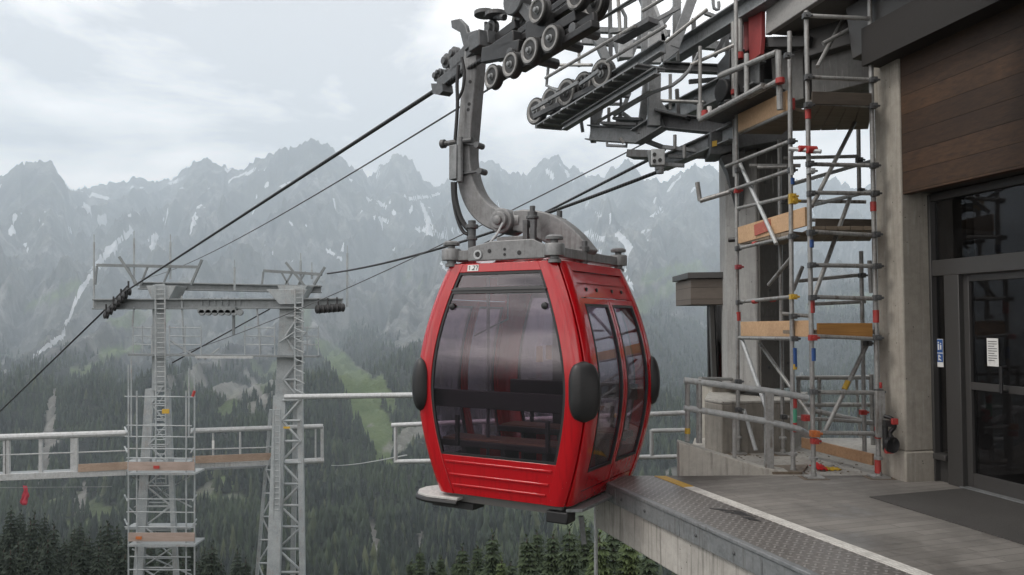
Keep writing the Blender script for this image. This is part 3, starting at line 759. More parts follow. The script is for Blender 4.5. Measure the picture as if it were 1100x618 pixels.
# interior: two benches, back rests, handrail and pillar
inn = MB()
for s_ in (-1, 1):
    inn.box(gp(0, s_*.57, .40), GA*.74, GB*.19, UP*.03)
    for a_ in (-.45, 0, .45): inn.box(gp(a_, s_*.60, .17), GA*.025, GB*.14, UP*.20)
    inn.box(gp(0, s_*.77, .84), GA*.78, GB*.025, UP*.085)
    for a_ in (-.5, .5): inn.box(gp(a_, s_*.765, .53), GA*.02, GB*.02, UP*.15)
inn.build('bench', INTERIOR, gond, bevel=.008)
inn = MB()
for s_ in (-1, 1):
    for q_ in (-.11, 0, .11): inn.box(gp(0, s_*.57+q_, .438), GA*.70, GB*.045, UP*.008)
inn.build('seat_slat', m_wood('seat_slat_wood', (.22,.13,.08), (.14,.08,.05), 0), gond)
pol = MB()
for (a_, b_) in ((-.28, -.55), (.28, .55)): pol.tube([gp(a_, b_, .02), gp(a_, b_, 2.05)], .017)
pol.tube([gp(-.55, 0, 1.9), gp(.55, 0, 1.9)], .015); pol.tube([gp(-.6,-.3,1.45), gp(-.2,-.3,1.62), gp(-.2,-.3,1.9)], .012)
pol.build('grab_rail', STEEL_D, gond)
cl = MB(); cl.prism([p-UP*.07 for p in ring(ZT-.02, -.07)], UP*.02); cl.box(gp(.05, .0, ZT-.16), GA*.16, GB*.66, UP*.05); cl.box(gp(-.12, .84, 1.1), GA*.14, GB*.02, UP*.98)
cl.build('ceiling_lining', INTERIOR, gond)
nt_ = MB(); nt_.box(gp(-.42, .805, 1.22), GA*.04, GB*.004, UP*.09); nt_.box(gp(-.30, .805, 1.24), GA*.035, GB*.004, UP*.08)
nt_.build('notice', m_paint('ochre_notice', (.45,.25,.05), .6), gond)
# under the cabin: ski step at the far side, sill step at the door, black foot
s1 = MB()
poly = []
for (a_, b_) in ((-.45,-.84), (-.80,-.86), (-.95,-.80), (-1.03,-.68), (-1.04,-.54), (-.98,-.42), (-.60,-.38), (-.45,-.42)): poly.append(gp(a_, b_, ZB-.045))
s1.prism(poly, UP*.03)
s1o = s1.build('side_step', m_steel('worn_tread', (.33,.32,.31), (.50,.49,.47), .2, .6), gond, bevel=.006)
rim = MB(); rim.tube([p-UP*.02 for p in poly], .028, 8); rim.box(gp(-.56, -.66, ZB-.105), GA*.24, GB*.10, UP*.03); rim.box(gp(-.55, -.60, ZB-.07), GA*.10, GB*.08, UP*.02); rim.build('step_rim', RUBBER, gond)
s2 = MB(); s2.prism([gp(.69, -.78, ZB-.03), gp(.82, -.70, ZB-.03), gp(.84, .74, ZB-.03), gp(.69, .80, ZB-.03)], UP*.028); s2.build('door_step', STEEL, gond, bevel=.004)
ft = MB(); ft.box(gp(.60, -.70, ZB-.085), GA*.11, GB*.09, UP*.055); ft.build('foot', RUBBER, gond, bevel=.015)
# roof frame with damper posts
fr_ = MB(); zf = ZT+.085
ca, cb = .575, .77
for s_ in (-1, 1):
    fr_.bar(gp(-ca, s_*cb, zf), gp(ca, s_*cb, zf), .05, .10); fr_.bar(gp(s_*ca, -cb+.03, zf), gp(s_*ca, cb-.03, zf), .05, .095)
fr_.prism([gp(-.36, -cb-.032, zf-.06), gp(.50, -cb-.032, zf-.06), gp(.50, -cb-.032, zf+.06), gp(.36, -cb-.032, zf+.125), gp(-.10, -cb-.032, zf+.125), gp(-.36, -cb-.032, zf+.07)], GB*.022)
fr_.bar(gp(-ca, 0, zf+.02), gp(ca, 0, zf+.02), .30, .10)
fr_.box(gp(-.22, -.02, zf+.13), GA*.20, GB*.14, UP*.11)
fr_.bar(gp(-.15, -cb, zf+.03), gp(-.15, cb, zf+.03), .12, .09)
fro = fr_.build('roof_frame', HANGER, gond, 35, .008)
hl = MB()
for (x_, z_, r_) in ((-.24, .0, .026), (-.11, .03, .02), (.06, -.01, .014), (.06, .04, .014), (.22, 0, .022)):
    hl.lathe(gp(x_, -cb-.033, zf+z_), -GB, [(r_, -.004), (r_, .003), (r_*.6, .0035)], 14)
hl.build('bolt_hole', BLACK, fro)
rg_ = MB(); rg_.lathe(gp(-.24, -cb-.034, zf), -GB, [(.046, 0), (.046, .012), (.030, .012), (.030, .002)], 18); rg_.build('pin_ring', STEEL_L, fro)
for (sa, sb) in ((-1,-1), (1,-1), (1,1), (-1,1)):
    p_ = MB(); p_.lathe(gp(sa*ca, sb*cb, ZT-.02), UP, [(.06, 0), (.06, .03), (.045, .035), (.045, .06), (.096, .065), (.098, .165), (.088, .178), (.05, .182), (.036, .185), (.036, .21), (.082, .213), (.085, .238), (.06, .255), (.0, .26)], 20)
    p_.build('damper_post', HANGER, gond, 50)
# hanger: box section arm in the lateral plane through the cabin centre
def hp(px, py): return onp(px, py, gp(0, 0, 2), GB)
ctr = [(511.5, 42), (510, 70), (507, 105), (504.5, 135), (502.5, 160), (502.5, 180), (506, 200), (513, 217), (523, 229), (534, 236), (545, 239)]
pts = [hp(*c_) for c_ in ctr]
def sweep(mb, pts, hw, hd, up=GB):
    o = len(mb.v); N = len(pts)
    hw = hw if isinstance(hw, list) else [hw]*N; hd = hd if isinstance(hd, list) else [hd]*N
    for i in range(N):
        d = (pts[min(i+1, N-1)]-pts[max(i-1, 0)]).normalized(); s_ = d.cross(up).normalized()
        for (x_, y_) in ((-1,-1), (1,-1), (1,1), (-1,1)): mb.v.append(tuple(pts[i]+s_*hw[i]*x_+up*hd[i]*y_))
    fs = [(o,o+1,o+2,o+3), tuple(o+4*(N-1)+k for k in (3,2,1,0))]
    for i in range(N-1):
        for k in range(4): fs.append((o+4*i+k, o+4*i+(k+1) % 4, o+4*i+4+(k+1) % 4, o+4*i+4+k))
    mb.f += fs; mb.m += [0]*len(fs)
def smooth_path(p, n=4):
    out = []
    for i in range(len(p)-1):
        a, b_, c_, d_ = p[max(i-1, 0)], p[i], p[i+1], p[min(i+2, len(p)-1)]
        for k in range(n):
            t_ = k/n; out.append(.5*((2*b_)+(c_-a)*t_+(2*a-5*b_+4*c_-d_)*t_*t_+(3*b_-a-3*c_+d_)*t_**3))
    return out+[p[-1]]
SP = smooth_path(pts, 4)
arm = MB(); sweep(arm, SP, [.088+.028*max(0, min(1, (i-16)/14)) for i in range(len(SP))], [.10]*len(SP))
ha = arm.build('hanger_arm', HANGER, gond, 35, .014)
pl_ = MB()
for (px, py) in ((505, 88), (504, 112), (503, 118), (497.5, 186)):
    q_ = onp(px, py, gp(0, -.10, 2), GB); pl_.lathe(q_, -GB, [(.02, -.004), (.02, .003)], 12)
pl_.build('bolt_hole', BLACK, ha)
bnd = MB()
for (x0, y0, x1, y1) in ((492, 153, 513, 156), (495, 187, 516, 184)):
    a_, b_ = onp(x0, y0, gp(0, -.115, 2), GB), onp(x1, y1, gp(0, -.115, 2), GB); bnd.bar(a_, b_, .05, .02)
    bnd.tube([b_-GB*.03, b_+GB*.10], .034, 10)
a_ = onp(489, 153, gp(0, -.14, 2), GB); bnd.tube([a_-GA*.16, a_+GA*.22], .03, 10); bnd.cyl(a_-GA*.16, GA, .05, .05, 12)
bnd.build('hose_bracket', STEEL_D, ha)
bk = onp(489, 175, gp(0, -.16, 2), GB); bx_ = MB(); bx_.box(bk, GA*.05, GB*.05, UP*.19); bx_.tube([bk+GA*.06+UP*.28, bk+GA*.06-UP*.22], .036, 10); bx_.build('junction_box', STEEL, ha, bevel=.008)
pv_ = MB(); pc = hp(546, 239); pv_.cyl(pc, GB, .135, .34, 24); pv_.cyl(pc-GB*.19, GB, .095, .06, 20); pv_.lathe(pc-GB*.225, -GB, [(.05, -.01), (.05, .02), (.03, .03)], 14); pv_.cyl(pc+GA*.13, GA, .115, .12, 20)
pv_.build('pivot_hub', HANGER, gond, 40, .006)
bar2 = [hp(556, 238), hp(570, 239), hp(585, 243), hp(598, 249), hp(611, 258), hp(622, 267), hp(632, 277)]
ar2 = MB(); SP2 = smooth_path(bar2, 4); N2 = len(SP2)
sweep(ar2, SP2, [.105+.04*math.sin(math.pi*min(1, i/N2*1.1)) for i in range(N2)], .10); ar2.build('arched_arm', HANGER, gond, 35, .014)
at_ = MB()
for (px, dz) in ((565, .24), (573, .10)):
    q_ = onp(px, 250, gp(0, -.30, 2), GB); at_.bar(V((q_.x, q_.y, ZT+.16)), V((q_.x, q_.y, 2.62)), .05, .05, up=GB)
q_ = onp(572, 236, gp(0, -.22, 2), GB); at_.cyl(q_, UP, .05, .16, 14); at_.cyl(q_+UP*.10, UP, .028, .08, 12); at_.cyl(q_+UP*.02, UP, .065, .03, 14)
q_ = onp(601, 250, gp(0, .1, 2), GB); at_.cyl(q_+UP*.08, UP, .03, .30, 12); at_.cyl(q_+UP*.12, UP, .075, .04, 14)
q_ = onp(628, 272, gp(0, -.1, 2), GB); at_.cyl(q_, UP, .03, .24, 12); at_.cyl(q_+UP*.04, UP, .05, .05, 12)
at_.build('damper_rod', STEEL_D, gond, 40)
w1 = MB()
w1.tube(smooth_path([onp(540, 240, gp(0, -.35, 2), GB), onp(532, 254, gp(0, -.5, 2), GB), onp(519, 268, gp(0, -.7, 2), GB)], 4), .011, 8)
w1.build('earth_strap', STEEL_L, gond)
hz1 = MB()
def hose(l, r, off=-.18): hz1.tube(smooth_path([onp(x, y, gp(0, off, 2), GB) for x, y in l], 5), r, 8)
hose([(492.5, 70), (491, 90), (491.5, 110), (490.5, 130), (489, 150)], .02); hose([(496, 62), (499, 78), (497, 96), (491.5, 108)], .016)
hose([(488.5, 196), (489, 212), (494, 232), (501, 244), (508, 250)], .028); hose([(486, 196), (487, 214), (491, 234), (497, 248), (503, 252)], .02)
hz1.build('hydraulic_hose', RUBBER, gond)
cp_ = MB(); q_ = onp(507, 263, gp(0, -.55, 2), GB); cp_.tube([V((q_.x, q_.y, ZT)), V((q_.x, q_.y, ZT+.46))], .04, 12); cp_.cyl(V((q_.x, q_.y, ZT+.40)), UP, .065, .04, 14); cp_.cyl(V((q_.x, q_.y, ZT+.13)), UP, .075, .05, 14); cp_.cyl(V((q_.x, q_.y, ZT+.28)), UP, .055, .04, 14)
cp_.build('hose_coupling', STEEL_D, gond)
# grip at the top of the hanger, on the haul rope
GR = onp(488, 84, gp(0, .05, 2), GB)
TWR = at(130, 318, 26)
RD = (GR-TWR).normalized(); RS = RD.cross(UP).normalized(); RU = RS.cross(RD).normalized()    # along the rope (up towards the station), sideways, normal
def rp(s, side, up): return GR+RD*s+RS*side+RU*up
def onrope(px, py, side=0.0): return onp(px, py, GR+RS*side, RS)
# ---------------------------------------------------------------- grip (part of the gondola)
g = MB(); top = pts[0]
A0, A1 = onrope(474, 84, -.02), onrope(533, 38, -.02)
g.bar(onrope(502, 61, -.05), onrope(529, 40, -.05), .12, .15, up=RU)
g.bar(onrope(489, 73, -.05), onrope(512, 52, -.05), .16, .16, up=RU)
g.prism([onrope(488, 23, .0), onrope(497, 21, 0), onrope(504, 28, 0), onrope(506, 36, 0), onrope(516, 33, 0), onrope(520, 40, 0), onrope(503, 56, 0), onrope(498, 36, 0), onrope(489, 31, 0)], RS*.05)
g.box(onrope(518, 46, 0), RS*.11, RD*.11, RU*.09)
g.bar(onrope(473, 92, -.02), onrope(500, 70, -.02), .10, .13, up=RU)
gr_ = g.build('grip_body', STEEL_D, gond, 35, .01)
g = MB()
for (px, py, r_) in ((489, 58, .08), (481, 66, .09), (471, 82, .07), (478, 91, .10), (529, 31, .09), (483, 78, .05), (474, 78, .045)):
    g.lathe(onrope(px, py, -.13), RS, [(r_*.5, -.05), (r_*.55, -.03), (r_, -.03), (r_, .03), (r_*.6, .035), (r_*.5, .07)], 18)
g.prism([onrope(474, 92, -.08), onrope(486, 92, -.08), onrope(487, 100, -.08), onrope(483, 104, -.08), onrope(476, 103, -.08)], RS*.14)
g.build('grip_roller', STEEL_D, gr_)
g = MB()
for (px, py) in ((497, 52), (504, 47), (500, 56)): g.bar(onrope(px-2.5, py+3, -.125), onrope(px+2.5, py-3, -.125), .02, .01, up=RS)
g.build('stamped_mark', BLACK, gr_)
g = MB(); c_ = onrope(522, 22, -.1); g.tube([c_-UP*.02, c_-UP*.28], .02, 8)
for (px, py) in ((521, 15), (533, 16)): g.lathe(onrope(px, py, -.1), UP, [(.03, -.03), (.12, -.02), (.12, .02), (.03, .03)], 18)
g.tube([onrope(519, 15, -.1), onrope(542, 19, -.1)], .035, 8); g.build('guide_roller', STEEL_D, gr_)
# ---------------------------------------------------------------- ropes
def rope(name, pts_, r, label, mat=None, sag=0, grp=None, n=24):
    m = MB(); P = []
    for i in range(len(pts_)-1):
        for k in range(n):
            t_ = k/n; p = V(pts_[i]).lerp(V(pts_[i+1]), t_); p.z -= sag*4*t_*(1-t_)*(1 if i == 0 else 0); P.append(p)
    P.append(V(pts_[-1])); m.tube(P, r, 10)
    return tag(m.build(name, mat or ROPEM, None, 60), label, 'cable', grp)
tq = NT('twisted_wire_rope'); wv = tq.n('ShaderNodeTexWave'); wv.inputs['Scale'].default_value = 9; wv.inputs['Distortion'].default_value = .4
tq.link(tq.mapping((1, .6, 2)), wv.inputs['Vector'])
ROPEM = tq.out(tq.mix(wv.outputs['Fac'], (.012, .012, .013), (.05, .05, .052)), .5, .3, tq.bump(wv.outputs['Fac'], .5, .01))
ST_END = GR+RD*5.2
LOW = at(-60, 500, 44)
rope('haul_rope', [ST_END, GR, TWR+UP*.05], .027, 'thick black haul rope running from the gondola grip down to the left mast', sag=0)
rope('haul_rope', [TWR+UP*.05, LOW], .030, 'black rope dropping from the left mast sheaves to the lower left corner', n=12)
TWR2 = at(352, 294, 26.5)
rope('haul_rope', [at(762, 163, 10.6), TWR2], .028, 'black rope passing behind the hanger from the right mast to the column head', sag=.25)
rope('haul_rope', [at(712, 164, 10.6), at(520, 262, 22)], .024, 'shorter black rope from the white sensor box slanting down behind the roof frame', n=10)
rope('signal_wire', [at(700, -14, 8.5), at(150, 300, 60)], .016, 'thin grey signal wire crossing the mist above the thick haul rope', STEEL_D, sag=.6)
rope('signal_wire', [at(700, 150, 12), at(180, 384, 30)], .011, 'thin grey wire from the station frame passing behind the hanger to the left mast', STEEL_D, sag=.3)
rope('signal_wire', [at(290, 332, 27), at(185, 390, 25.6)], .022, 'short dark rope slanting between the two mast legs', BLACK)
rope('signal_wire', [at(356, 500, 30), at(437, 489, 11)], .009, 'thin pale wire behind the cabin, above the dark forest', STEEL_L, sag=.05)
# ---------------------------------------------------------------- sheaves
def sheave_geo(c, ax, r, w=.05):
    tyre, disc, hub = MB(), MB(), MB()
    tyre.lathe(c, ax, [(r*.88, -w*.45), (r*.985, -w*.5), (r, -w*.42), (r*.93, -w*.12), (r*.93, w*.12), (r, w*.42), (r*.985, w*.5), (r*.88, w*.45)], 32)
    disc.lathe(c, ax, [(r*.22, -w*.22), (r*.30, -w*.10), (r*.60, -w*.06), (r*.66, -w*.50), (r*.72, -w*.60), (r*.88, -w*.60), (r*.895, -w*.4), (r*.895, w*.4), (r*.88, w*.60), (r*.72, w*.60), (r*.66, w*.50), (r*.60, w*.06), (r*.30, w*.10), (r*.22, w*.22)], 36)
    hub.lathe(c, ax, [(r*.08, -w*.95), (r*.17, -w*.9), (r*.19, -w*.6), (r*.27, -w*.55), (r*.27, w*.55), (r*.19, w*.6), (r*.17, w*.9), (r*.08, w*.95)], 18)
    return tyre, disc, hub
def sheave(parent, c, ax, r, w=.075):
    a, b_, c_ = sheave_geo(c, ax, r, w)
    o = b_.build('sheave', SHV, parent, 30); a.build('tyre', TYRE, o, 30); c_.build('hub', STEEL, o, 30)
    return o
SHV = m_steel('sheave_steel', (.19,.187,.18), (.30,.295,.285), .3, .45, dirt_amt=.6); TYRE = m_paint('sheave_tyre', (.03,.03,.03), .5, .4, dirt=.4, dcol=(.09,.085,.08))
# upper train: on the haul rope, in front of and above the grip
AX = RS
tr = thing('sheave_train', rp(1.2, 0, -.2), 'dark greasy train of rope sheaves above the gondola hanger', 'pulley train')
S0 = -.24
for (px, py, r_, sd) in ((562, 22, .165, S0), (602, 23, .16, S0), (640, 4, .155, S0), (676, -22, .155, S0), (531, 83, .125, .22), (551, 70, .13, .22), (572, 55, .135, .22), (594, 42, .13, .22), (580, 12, .13, .2), (622, -4, .13, .2)):
    sheave(tr, onrope(px, py, sd), AX, r_)
m = MB()
m.bar(onrope(528, 47, -.12), onrope(556, 26, -.12), .07, .10, up=RU)           # near link arm
m.bar(onrope(533, 63, .0), onrope(690, -42, .0), .12, .07, up=RU)
m.bar(onrope(560, 36, -.02), onrope(690, -55, -.02), .10, .07, up=RU)
m.bar(onrope(524, 92, .14), onrope(640, 18, .14), .05, .09, up=RU)
m.box(onrope(584, 33, .06), RD*.16, RS*.10, RU*.12); m.box(onrope(612, 28, .08), RD*.2, RS*.10, RU*.05); m.box(onrope(545, 50, .06), RD*.24, RS*.10, RU*.06)
m.bar(onrope(640, 26, .15), onrope(560, 74, .15), .10, .07, up=RU)
m.bar(onrope(520, 60, .12), onrope(560, 52, .12), .08, .16, up=RU)
m.build('train_frame', BLACK, tr, 35, .01)
m = MB(); m.bar(onrope(528, 48, -.33), onrope(556, 26, -.33), .03, .11, up=RU); m.bar(onrope(597, 20, -.33), onrope(612, 4, -.33), .03, .10, up=RU)
m.bar(onrope(612, 4, -.33), onrope(640, -10, -.33), .03, .06, up=RU); m.bar(onrope(528, 84, .14), onrope(553, 67, .14), .03, .07, up=RU); m.bar(onrope(550, 64, .12), onrope(570, 52, .12), .03, .06, up=RU)
m.build('rocker_arm', STEEL, tr, 35, .006)
m = MB(); m.bar(onrope(545, 33, -.352), onrope(548, 30, -.352), .012, .10, up=RU); m.build('orange_mark', ORANGE, tr)
m = MB(); p_ = onrope(556, 0, -.1); m.cyl(p_, RS, .17, .14, 24); m.bar(p_, onrope(575, 24, -.1), .08, .10, up=RU)
m.tube([onrope(566, 20, -.2), onrope(720, -82, -.2)], .035, 10); m.tube([onrope(573, 12, -.12), onrope(720, -95, -.12)], .03, 10)
for (px, py) in ((560,60),(585,66),(610,48),(628,34)): m.cyl(onrope(px, py, .05), RS, .05, .3, 10)
m.build('bearing_block', STEEL_D, tr)
# ---------------------------------------------------------------- twin mast left, with crossbeams
DT = 26.0
def tp(px, py, d=0.0): return at(px, py, DT+d)
mast = thing('ropeway_mast', tp(240, 760), 'pale grey twin legged ropeway mast joined by long crossbeams at the left', 'ropeway mast')
def plate_leg(pl, d0, d1):     # pl: list of (xl, xr, y)
    m = MB(); o = 0; N = len(pl); vs = []
    for (xl, xr, y) in pl:
        vs += [tp(xl, y, d0), tp(xr, y, d0), tp(xr, y, d1), tp(xl, y, d1)]
    fs = [(0,1,2,3), tuple(4*(N-1)+k for k in (3,2,1,0))]
    for i in range(N-1):
        for k in range(4): fs.append((4*i+k, 4*i+(k+1) % 4, 4*i+4+(k+1) % 4, 4*i+4+k))
    m.add(vs, fs); return m
def lattice(m, la, lb, ys, r, d, r2=None):
    for i in range(len(ys)-1):
        a, b_ = la(ys[i]), lb(ys[i]); c_, e_ = la(ys[i+1]), lb(ys[i+1])
        m.tube([tp(a, ys[i], d), tp(b_, ys[i], d)], r, 6)
        if i % 2: m.tube([tp(a, ys[i], d), tp(e_, ys[i+1], d)], r, 6)
        else: m.tube([tp(b_, ys[i], d), tp(c_, ys[i+1], d)], r, 6)
def ladder(parent, f0, f1, y0, y1, d, step=5.2):
    m = MB()
    m.tube([tp(f0(y0), y0, d), tp(f0(y1), y1, d)], .03, 6); m.tube([tp(f1(y0), y0, d), tp(f1(y1), y1, d)], .03, 6)
    y = y0
    while y < y1: m.tube([tp(f0(y), y, d), tp(f1(y), y, d)], .017, 5); y += step
    return m.build('ladder', STEEL_T, parent)
# left leg
L = lambda x0, y0, x1, y1: (lambda y: x0+(x1-x0)*(y-y0)/(y1-y0))
lg = plate_leg([(164,178,306),(163,179,420)], -.25, .35).build('mast_leg', STEEL_T, mast, 30, .01)
m = MB(); l0, l1 = L(163, 400, 140, 760), L(179, 400, 196, 760)
for d_ in (-.25, .9):
    m.bar(tp(l0(418), 418, d_*.5), tp(l0(760), 760, d_*2), .30 if d_ < 0 else .10, .14, up=V((0,1,0))); m.bar(tp(l1(418), 418, d_*.5), tp(l1(760), 760, d_*2), .15 if d_ < 0 else .08, .14, up=V((0,1,0)))
m.build('lattice_post', STEEL_T, lg, 30)
m = MB(); lattice(m, lambda y: l0(y)+2, lambda y: l1(y)-2, list(range(412, 760, 22)), .03, -.3); m.build('lattice_brace', STEEL_T, lg); m = MB(); lattice(m, l0, l1, list(range(420, 760, 30)), .022, 1.2); m.build('lattice_brace', STEEL_T, lg)
ladder(lg, L(167, 306, 168, 760), L(177, 306, 180, 760), 306, 520, -.55)
# right leg
rg2 = plate_leg([(301,318,322),(298,317,380),(295,316,430)], -.25, .4).build('mast_leg', STEEL_T, mast, 30, .01)
m = MB(); r0, r1 = L(297, 400, 284, 760), L(322, 400, 327, 760)
m.bar(tp(r0(425)+5, 425, -.2), tp(r0(760)+5, 760, -1), .40, .2, up=V((0,1,0))); m.bar(tp(r1(330), 330, -.1), tp(r1(760), 760, -.6), .17, .15, up=V((0,1,0)))
m.bar(tp(291, 440, .9), tp(264, 760, 1.8), .10, .1, up=V((0,1,0))); m.bar(tp(318, 420, .9), tp(312, 760, 1.8), .16, .10, up=V((0,1,0)), m=0)
m.build('lattice_post', STEEL_T, rg2, 30)
m = MB(); lattice(m, lambda y: r0(y)+8, r1, [340,362,385,408,430,452,474,497,520,543,566,590,615,640], .045, -.35); m.build('lattice_brace', STEEL_T, rg2); m = MB(); lattice(m, lambda y: 291-(y-440)*.084, lambda y: r0(y)+2, [480,505,530,555,580,605,640], .028, .5)
m.build('lattice_brace', STEEL_T, rg2)
ladder(rg2, L(317, 310, 317, 430), L(325, 310, 325, 430), 310, 424, -.6); ladder(rg2, L(294, 430, 293, 760), L(301, 430, 300, 760), 440, 700, -.6, 6)
m = MB()
for i in range(9): m.tube([tp(316, 330+i*11, -.6), tp(316+11, 335+i*11, -1.1)], .015, 5)
m.build('ladder_cage', STEEL_T, rg2)
# crossbeams
for (x0, y0, x1, y1, d_, h_) in ((101, 327, 368, 326, -.35, .34), (150, 307, 345, 311, .55, .26), (120, 327, 350, 325, .9, .2)):
    m = MB(); m.ibeam(tp(x0, y0, d_), tp(x1, y1, d_), h_, .26, .05); m.build('crossbeam', STEEL_TD, mast, 30, .01)
m = MB()
for s_, xc in ((1, 171), (1, 312)):
    m.prism([tp(xc-14, 307, -.45), tp(xc+18, 307, -.45), tp(xc+10, 322, -.45), tp(xc-8, 322, -.45)], V((0, .9, 0)))
m.prism([tp(286, 311, -.5), tp(330, 311, -.5), tp(322, 327, -.5), tp(300, 327, -.5)], V((0, .3, 0)))
m.build('head_plate', STEEL_T, mast, 30, .01)
for (x0, x1, yt0, yt1, l_, r_) in ((104, 214, 285, 287, 112, 206), (283, 346, 291, 295, 276, 338)):     # maintenance frames over the head
    m = MB()
    for d_ in (-.35, .5):
        m.bar(tp(x0, yt0, d_), tp(x1, yt1, d_), .07, .09)
        for q_ in (0, .3, .5, .72, 1): m.bar(tp(x0+(x1-x0)*q_, yt0+1, d_), tp(x0+(x1-x0)*q_+(8 if q_ < .5 else -8)*(1 if q_ not in (0,) else -0.2), 306, d_), .05, .05, up=V((0,1,0)))
    m.bar(tp(x0+24, yt0-9, -.4), tp(x0+44, 307, -.4), .07, .07, up=V((0,1,0))); m.bar(tp(x1+3, yt1-8, -.4), tp(x1-9, 306, -.4), .07, .07, up=V((0,1,0)))
    m.build('lifting_frame', STEEL_TD, mast, 30)
for (x, y0, y1) in ((101, 252, 330), (144, 248, 300), (183, 252, 300), (323, 272, 306), (373, 264, 330), (252, 279, 312), (335, 282, 300)):
    m = MB(); m.tube([tp(x, y1, -.3), tp(x, y0+8, -.3)], .035, 6); m.tube([tp(x, y0+8, -.3), tp(x, y0, -.3)], .014, 6); m.build('antenna_rod', STEEL_T, mast)
# the two sheave sets on the crossbeam ends and the middle trolley
def battery(pxs_, ya, yb, r, d):
    b0 = MB(); x0, x1 = pxs_[0], pxs_[-1]
    b0.bar(tp(x0, ya, d), tp(x1, yb, d), .10, .16); b0.bar(tp(x0, ya-4, d+.2), tp(x1, yb-4, d+.2), .06, .1)
    o = b0.build('sheave_set', BLACK, mast, 30)
    w_ = MB()
    for i, x in enumerate(pxs_):
        y = ya+(yb-ya)*i/(len(pxs_)-1); w_.lathe(tp(x, y+1.5, d-.12), V((.7, .7, 0)), [(.04, -.09), (r, -.05), (r*.85, 0), (r, .05), (.04, .09)], 14)
    for x in pxs_[::2]: y = ya+(yb-ya)*(x-x0)/(x1-x0); w_.bar(tp(x, y, d), tp(x, y-10, d), .04, .05, up=V((0,1,0)))
    w_.build('small_sheave', BLACK, o)
battery([114,118,122,126,130,134,138], 337, 312, .13, -.5); battery([342,347,352,357,362,367], 331, 329, .14, -.5)
m = MB(); m.box(tp(236, 333, -.3), V((.6,0,0)), V((0,.3,0)), V((0,0,.10))); m.bar(tp(214, 330, -.3), tp(262, 330, -.3), .08, .12)
for x in (217,224,231,238,245,252,258): m.cyl(tp(x, 336, -.55), V((0,1,0)), .10, .1, 12); m.tube([tp(x, 328, -.4), tp(x, 320, -.4)], .025, 6)
m.tube([tp(251, 338, -.3), tp(251, 360, -.3)], .05, 6); m.build('service_trolley', STEEL_TD, mast, 30)
# service catwalk below the head
m = MB(); m.bar(tp(142, 381, -.3), tp(342, 383, -.3), .55, .06); m.build('catwalk', STEEL_TD, mast)
m = MB(); m.bar(tp(210, 384, -.6), tp(272, 384, -.6), .06, .07); m.build('catwalk_edge', STEEL_L, mast)
for xs2 in ((143, 163), (182, 216), (263, 295), (318, 342)):
    m = MB()
    for y in (352, 361, 370): m.tube([tp(xs2[0], y, -.55), tp(xs2[1], y+.6, -.55)], .018, 6)
    for x in (xs2[0], (xs2[0]+xs2[1])/2, xs2[1]): m.tube([tp(x, 350, -.55), tp(x, 382, -.55)], .02, 6)
    m.build('catwalk_rail', STEEL_T, mast)
m = MB()
for (xa, ya, xb, yb) in ((142,352,144,330),(195,318,198,378),(202,378,214,386),(220,386,236,374),(276,330,280,380),(183,366,206,381),(300,368,318,356),(318,370,330,356)): m.tube([tp(xa, ya, -.4), tp(xb, yb, -.4)], .03, 6)
m.build('hanging_stay', STEEL_T, mast)
m = MB(); m.box(tp(178, 442, -.75), V((.11,0,0)), V((0,.02,0)), V((0,0,.07))); m.build('warning_plate', YELC, mast)
m = MB(); m.box(tp(308, 459.5, -1.3), V((.10,0,0)), V((0,.02,0)), V((0,0,.03))); m.build('warning_plate', YELC, mast)
# ---------------------------------------------------------------- scaffold round the left leg
sc = thing('scaffold', tp(172, 640), 'pale scaffold with two boarded lifts round the left mast leg', 'scaffold')
SX = [138, 147, 200, 209]; DD_ = [-1.3, .9]
for x in SX:
    for d_ in DD_:
        m = MB(); y1 = 400 if x in (147, 200) else 445
        m.tube([at(x, 700, DT+d_), at(x, 452 if d_ > 0 else y1+20, DT+d_)], .027, 6); m.build('upright', STEEL_T, sc)
for (x, y0) in ((203, 412), (209, 418), (141, 400), (138, 408)):
    m = MB(); m.tube([at(x, y0-16, DT-.6), at(x, 470, DT-.6)], .028, 6); m.build('upright', STEEL_T, sc)
for yy in (505, 581):
    m = MB(); m.abox(tp(137, yy, -1.5).x, tp(209, yy, -1.5).x, DT-1.5, DT-.7, tp(0, yy, -1.2).z-.10, tp(0, yy, -1.2).z-.04)
    m.abox(tp(139, yy, .8).x, tp(207, yy, .8).x, DT+.5, DT+1.1, tp(0, yy, -1.2).z-.10, tp(0, yy, -1.2).z-.04); m.build('deck_board', PALEW if False else STEEL_T, sc)
    m = MB(); a_, b_ = tp(138, yy-4, -1.52), tp(209, yy-4, -1.52); m.bar(a_, b_, .03, .26); m.build('toe_board', m_wood('pale_board', (.40,.32,.28), (.30,.235,.20), 0) if yy == 505 else bpy.data.materials['pale_board'], sc)
    m = MB(); m.box(tp(149 if yy > 540 else 168, yy-3, -1.56), V((.09,0,0)), V((0,.008,0)), V((0,0,.045))); m.build('board_mark', ORANGE if yy > 540 else REDC, sc)
for (y, xa, xb) in ((426, 134, 210), (457, 136, 206), (469, 134, 210), (482, 136, 208), (492,136,208), (536, 136, 208), (550, 136, 209), (566, 134, 209), (598, 138, 205), (612, 138, 205)):
    for d_ in DD_:
        m = MB(); m.tube([tp(xa, y, d_), tp(xb, y+.6, d_)], .02, 6); m.build('ledger', STEEL_T, sc)
for (x, y) in ((137, 457), (205, 457), (137, 478), (205, 478), (137, 530), (207, 530), (137, 556), (207, 556)):
    m = MB(); m.tube([tp(x, y+8, -1.35), tp(x-3 if x < 170 else x+4, y+2, 1)], .028, 6); m.build('transom', STEEL_T, sc)
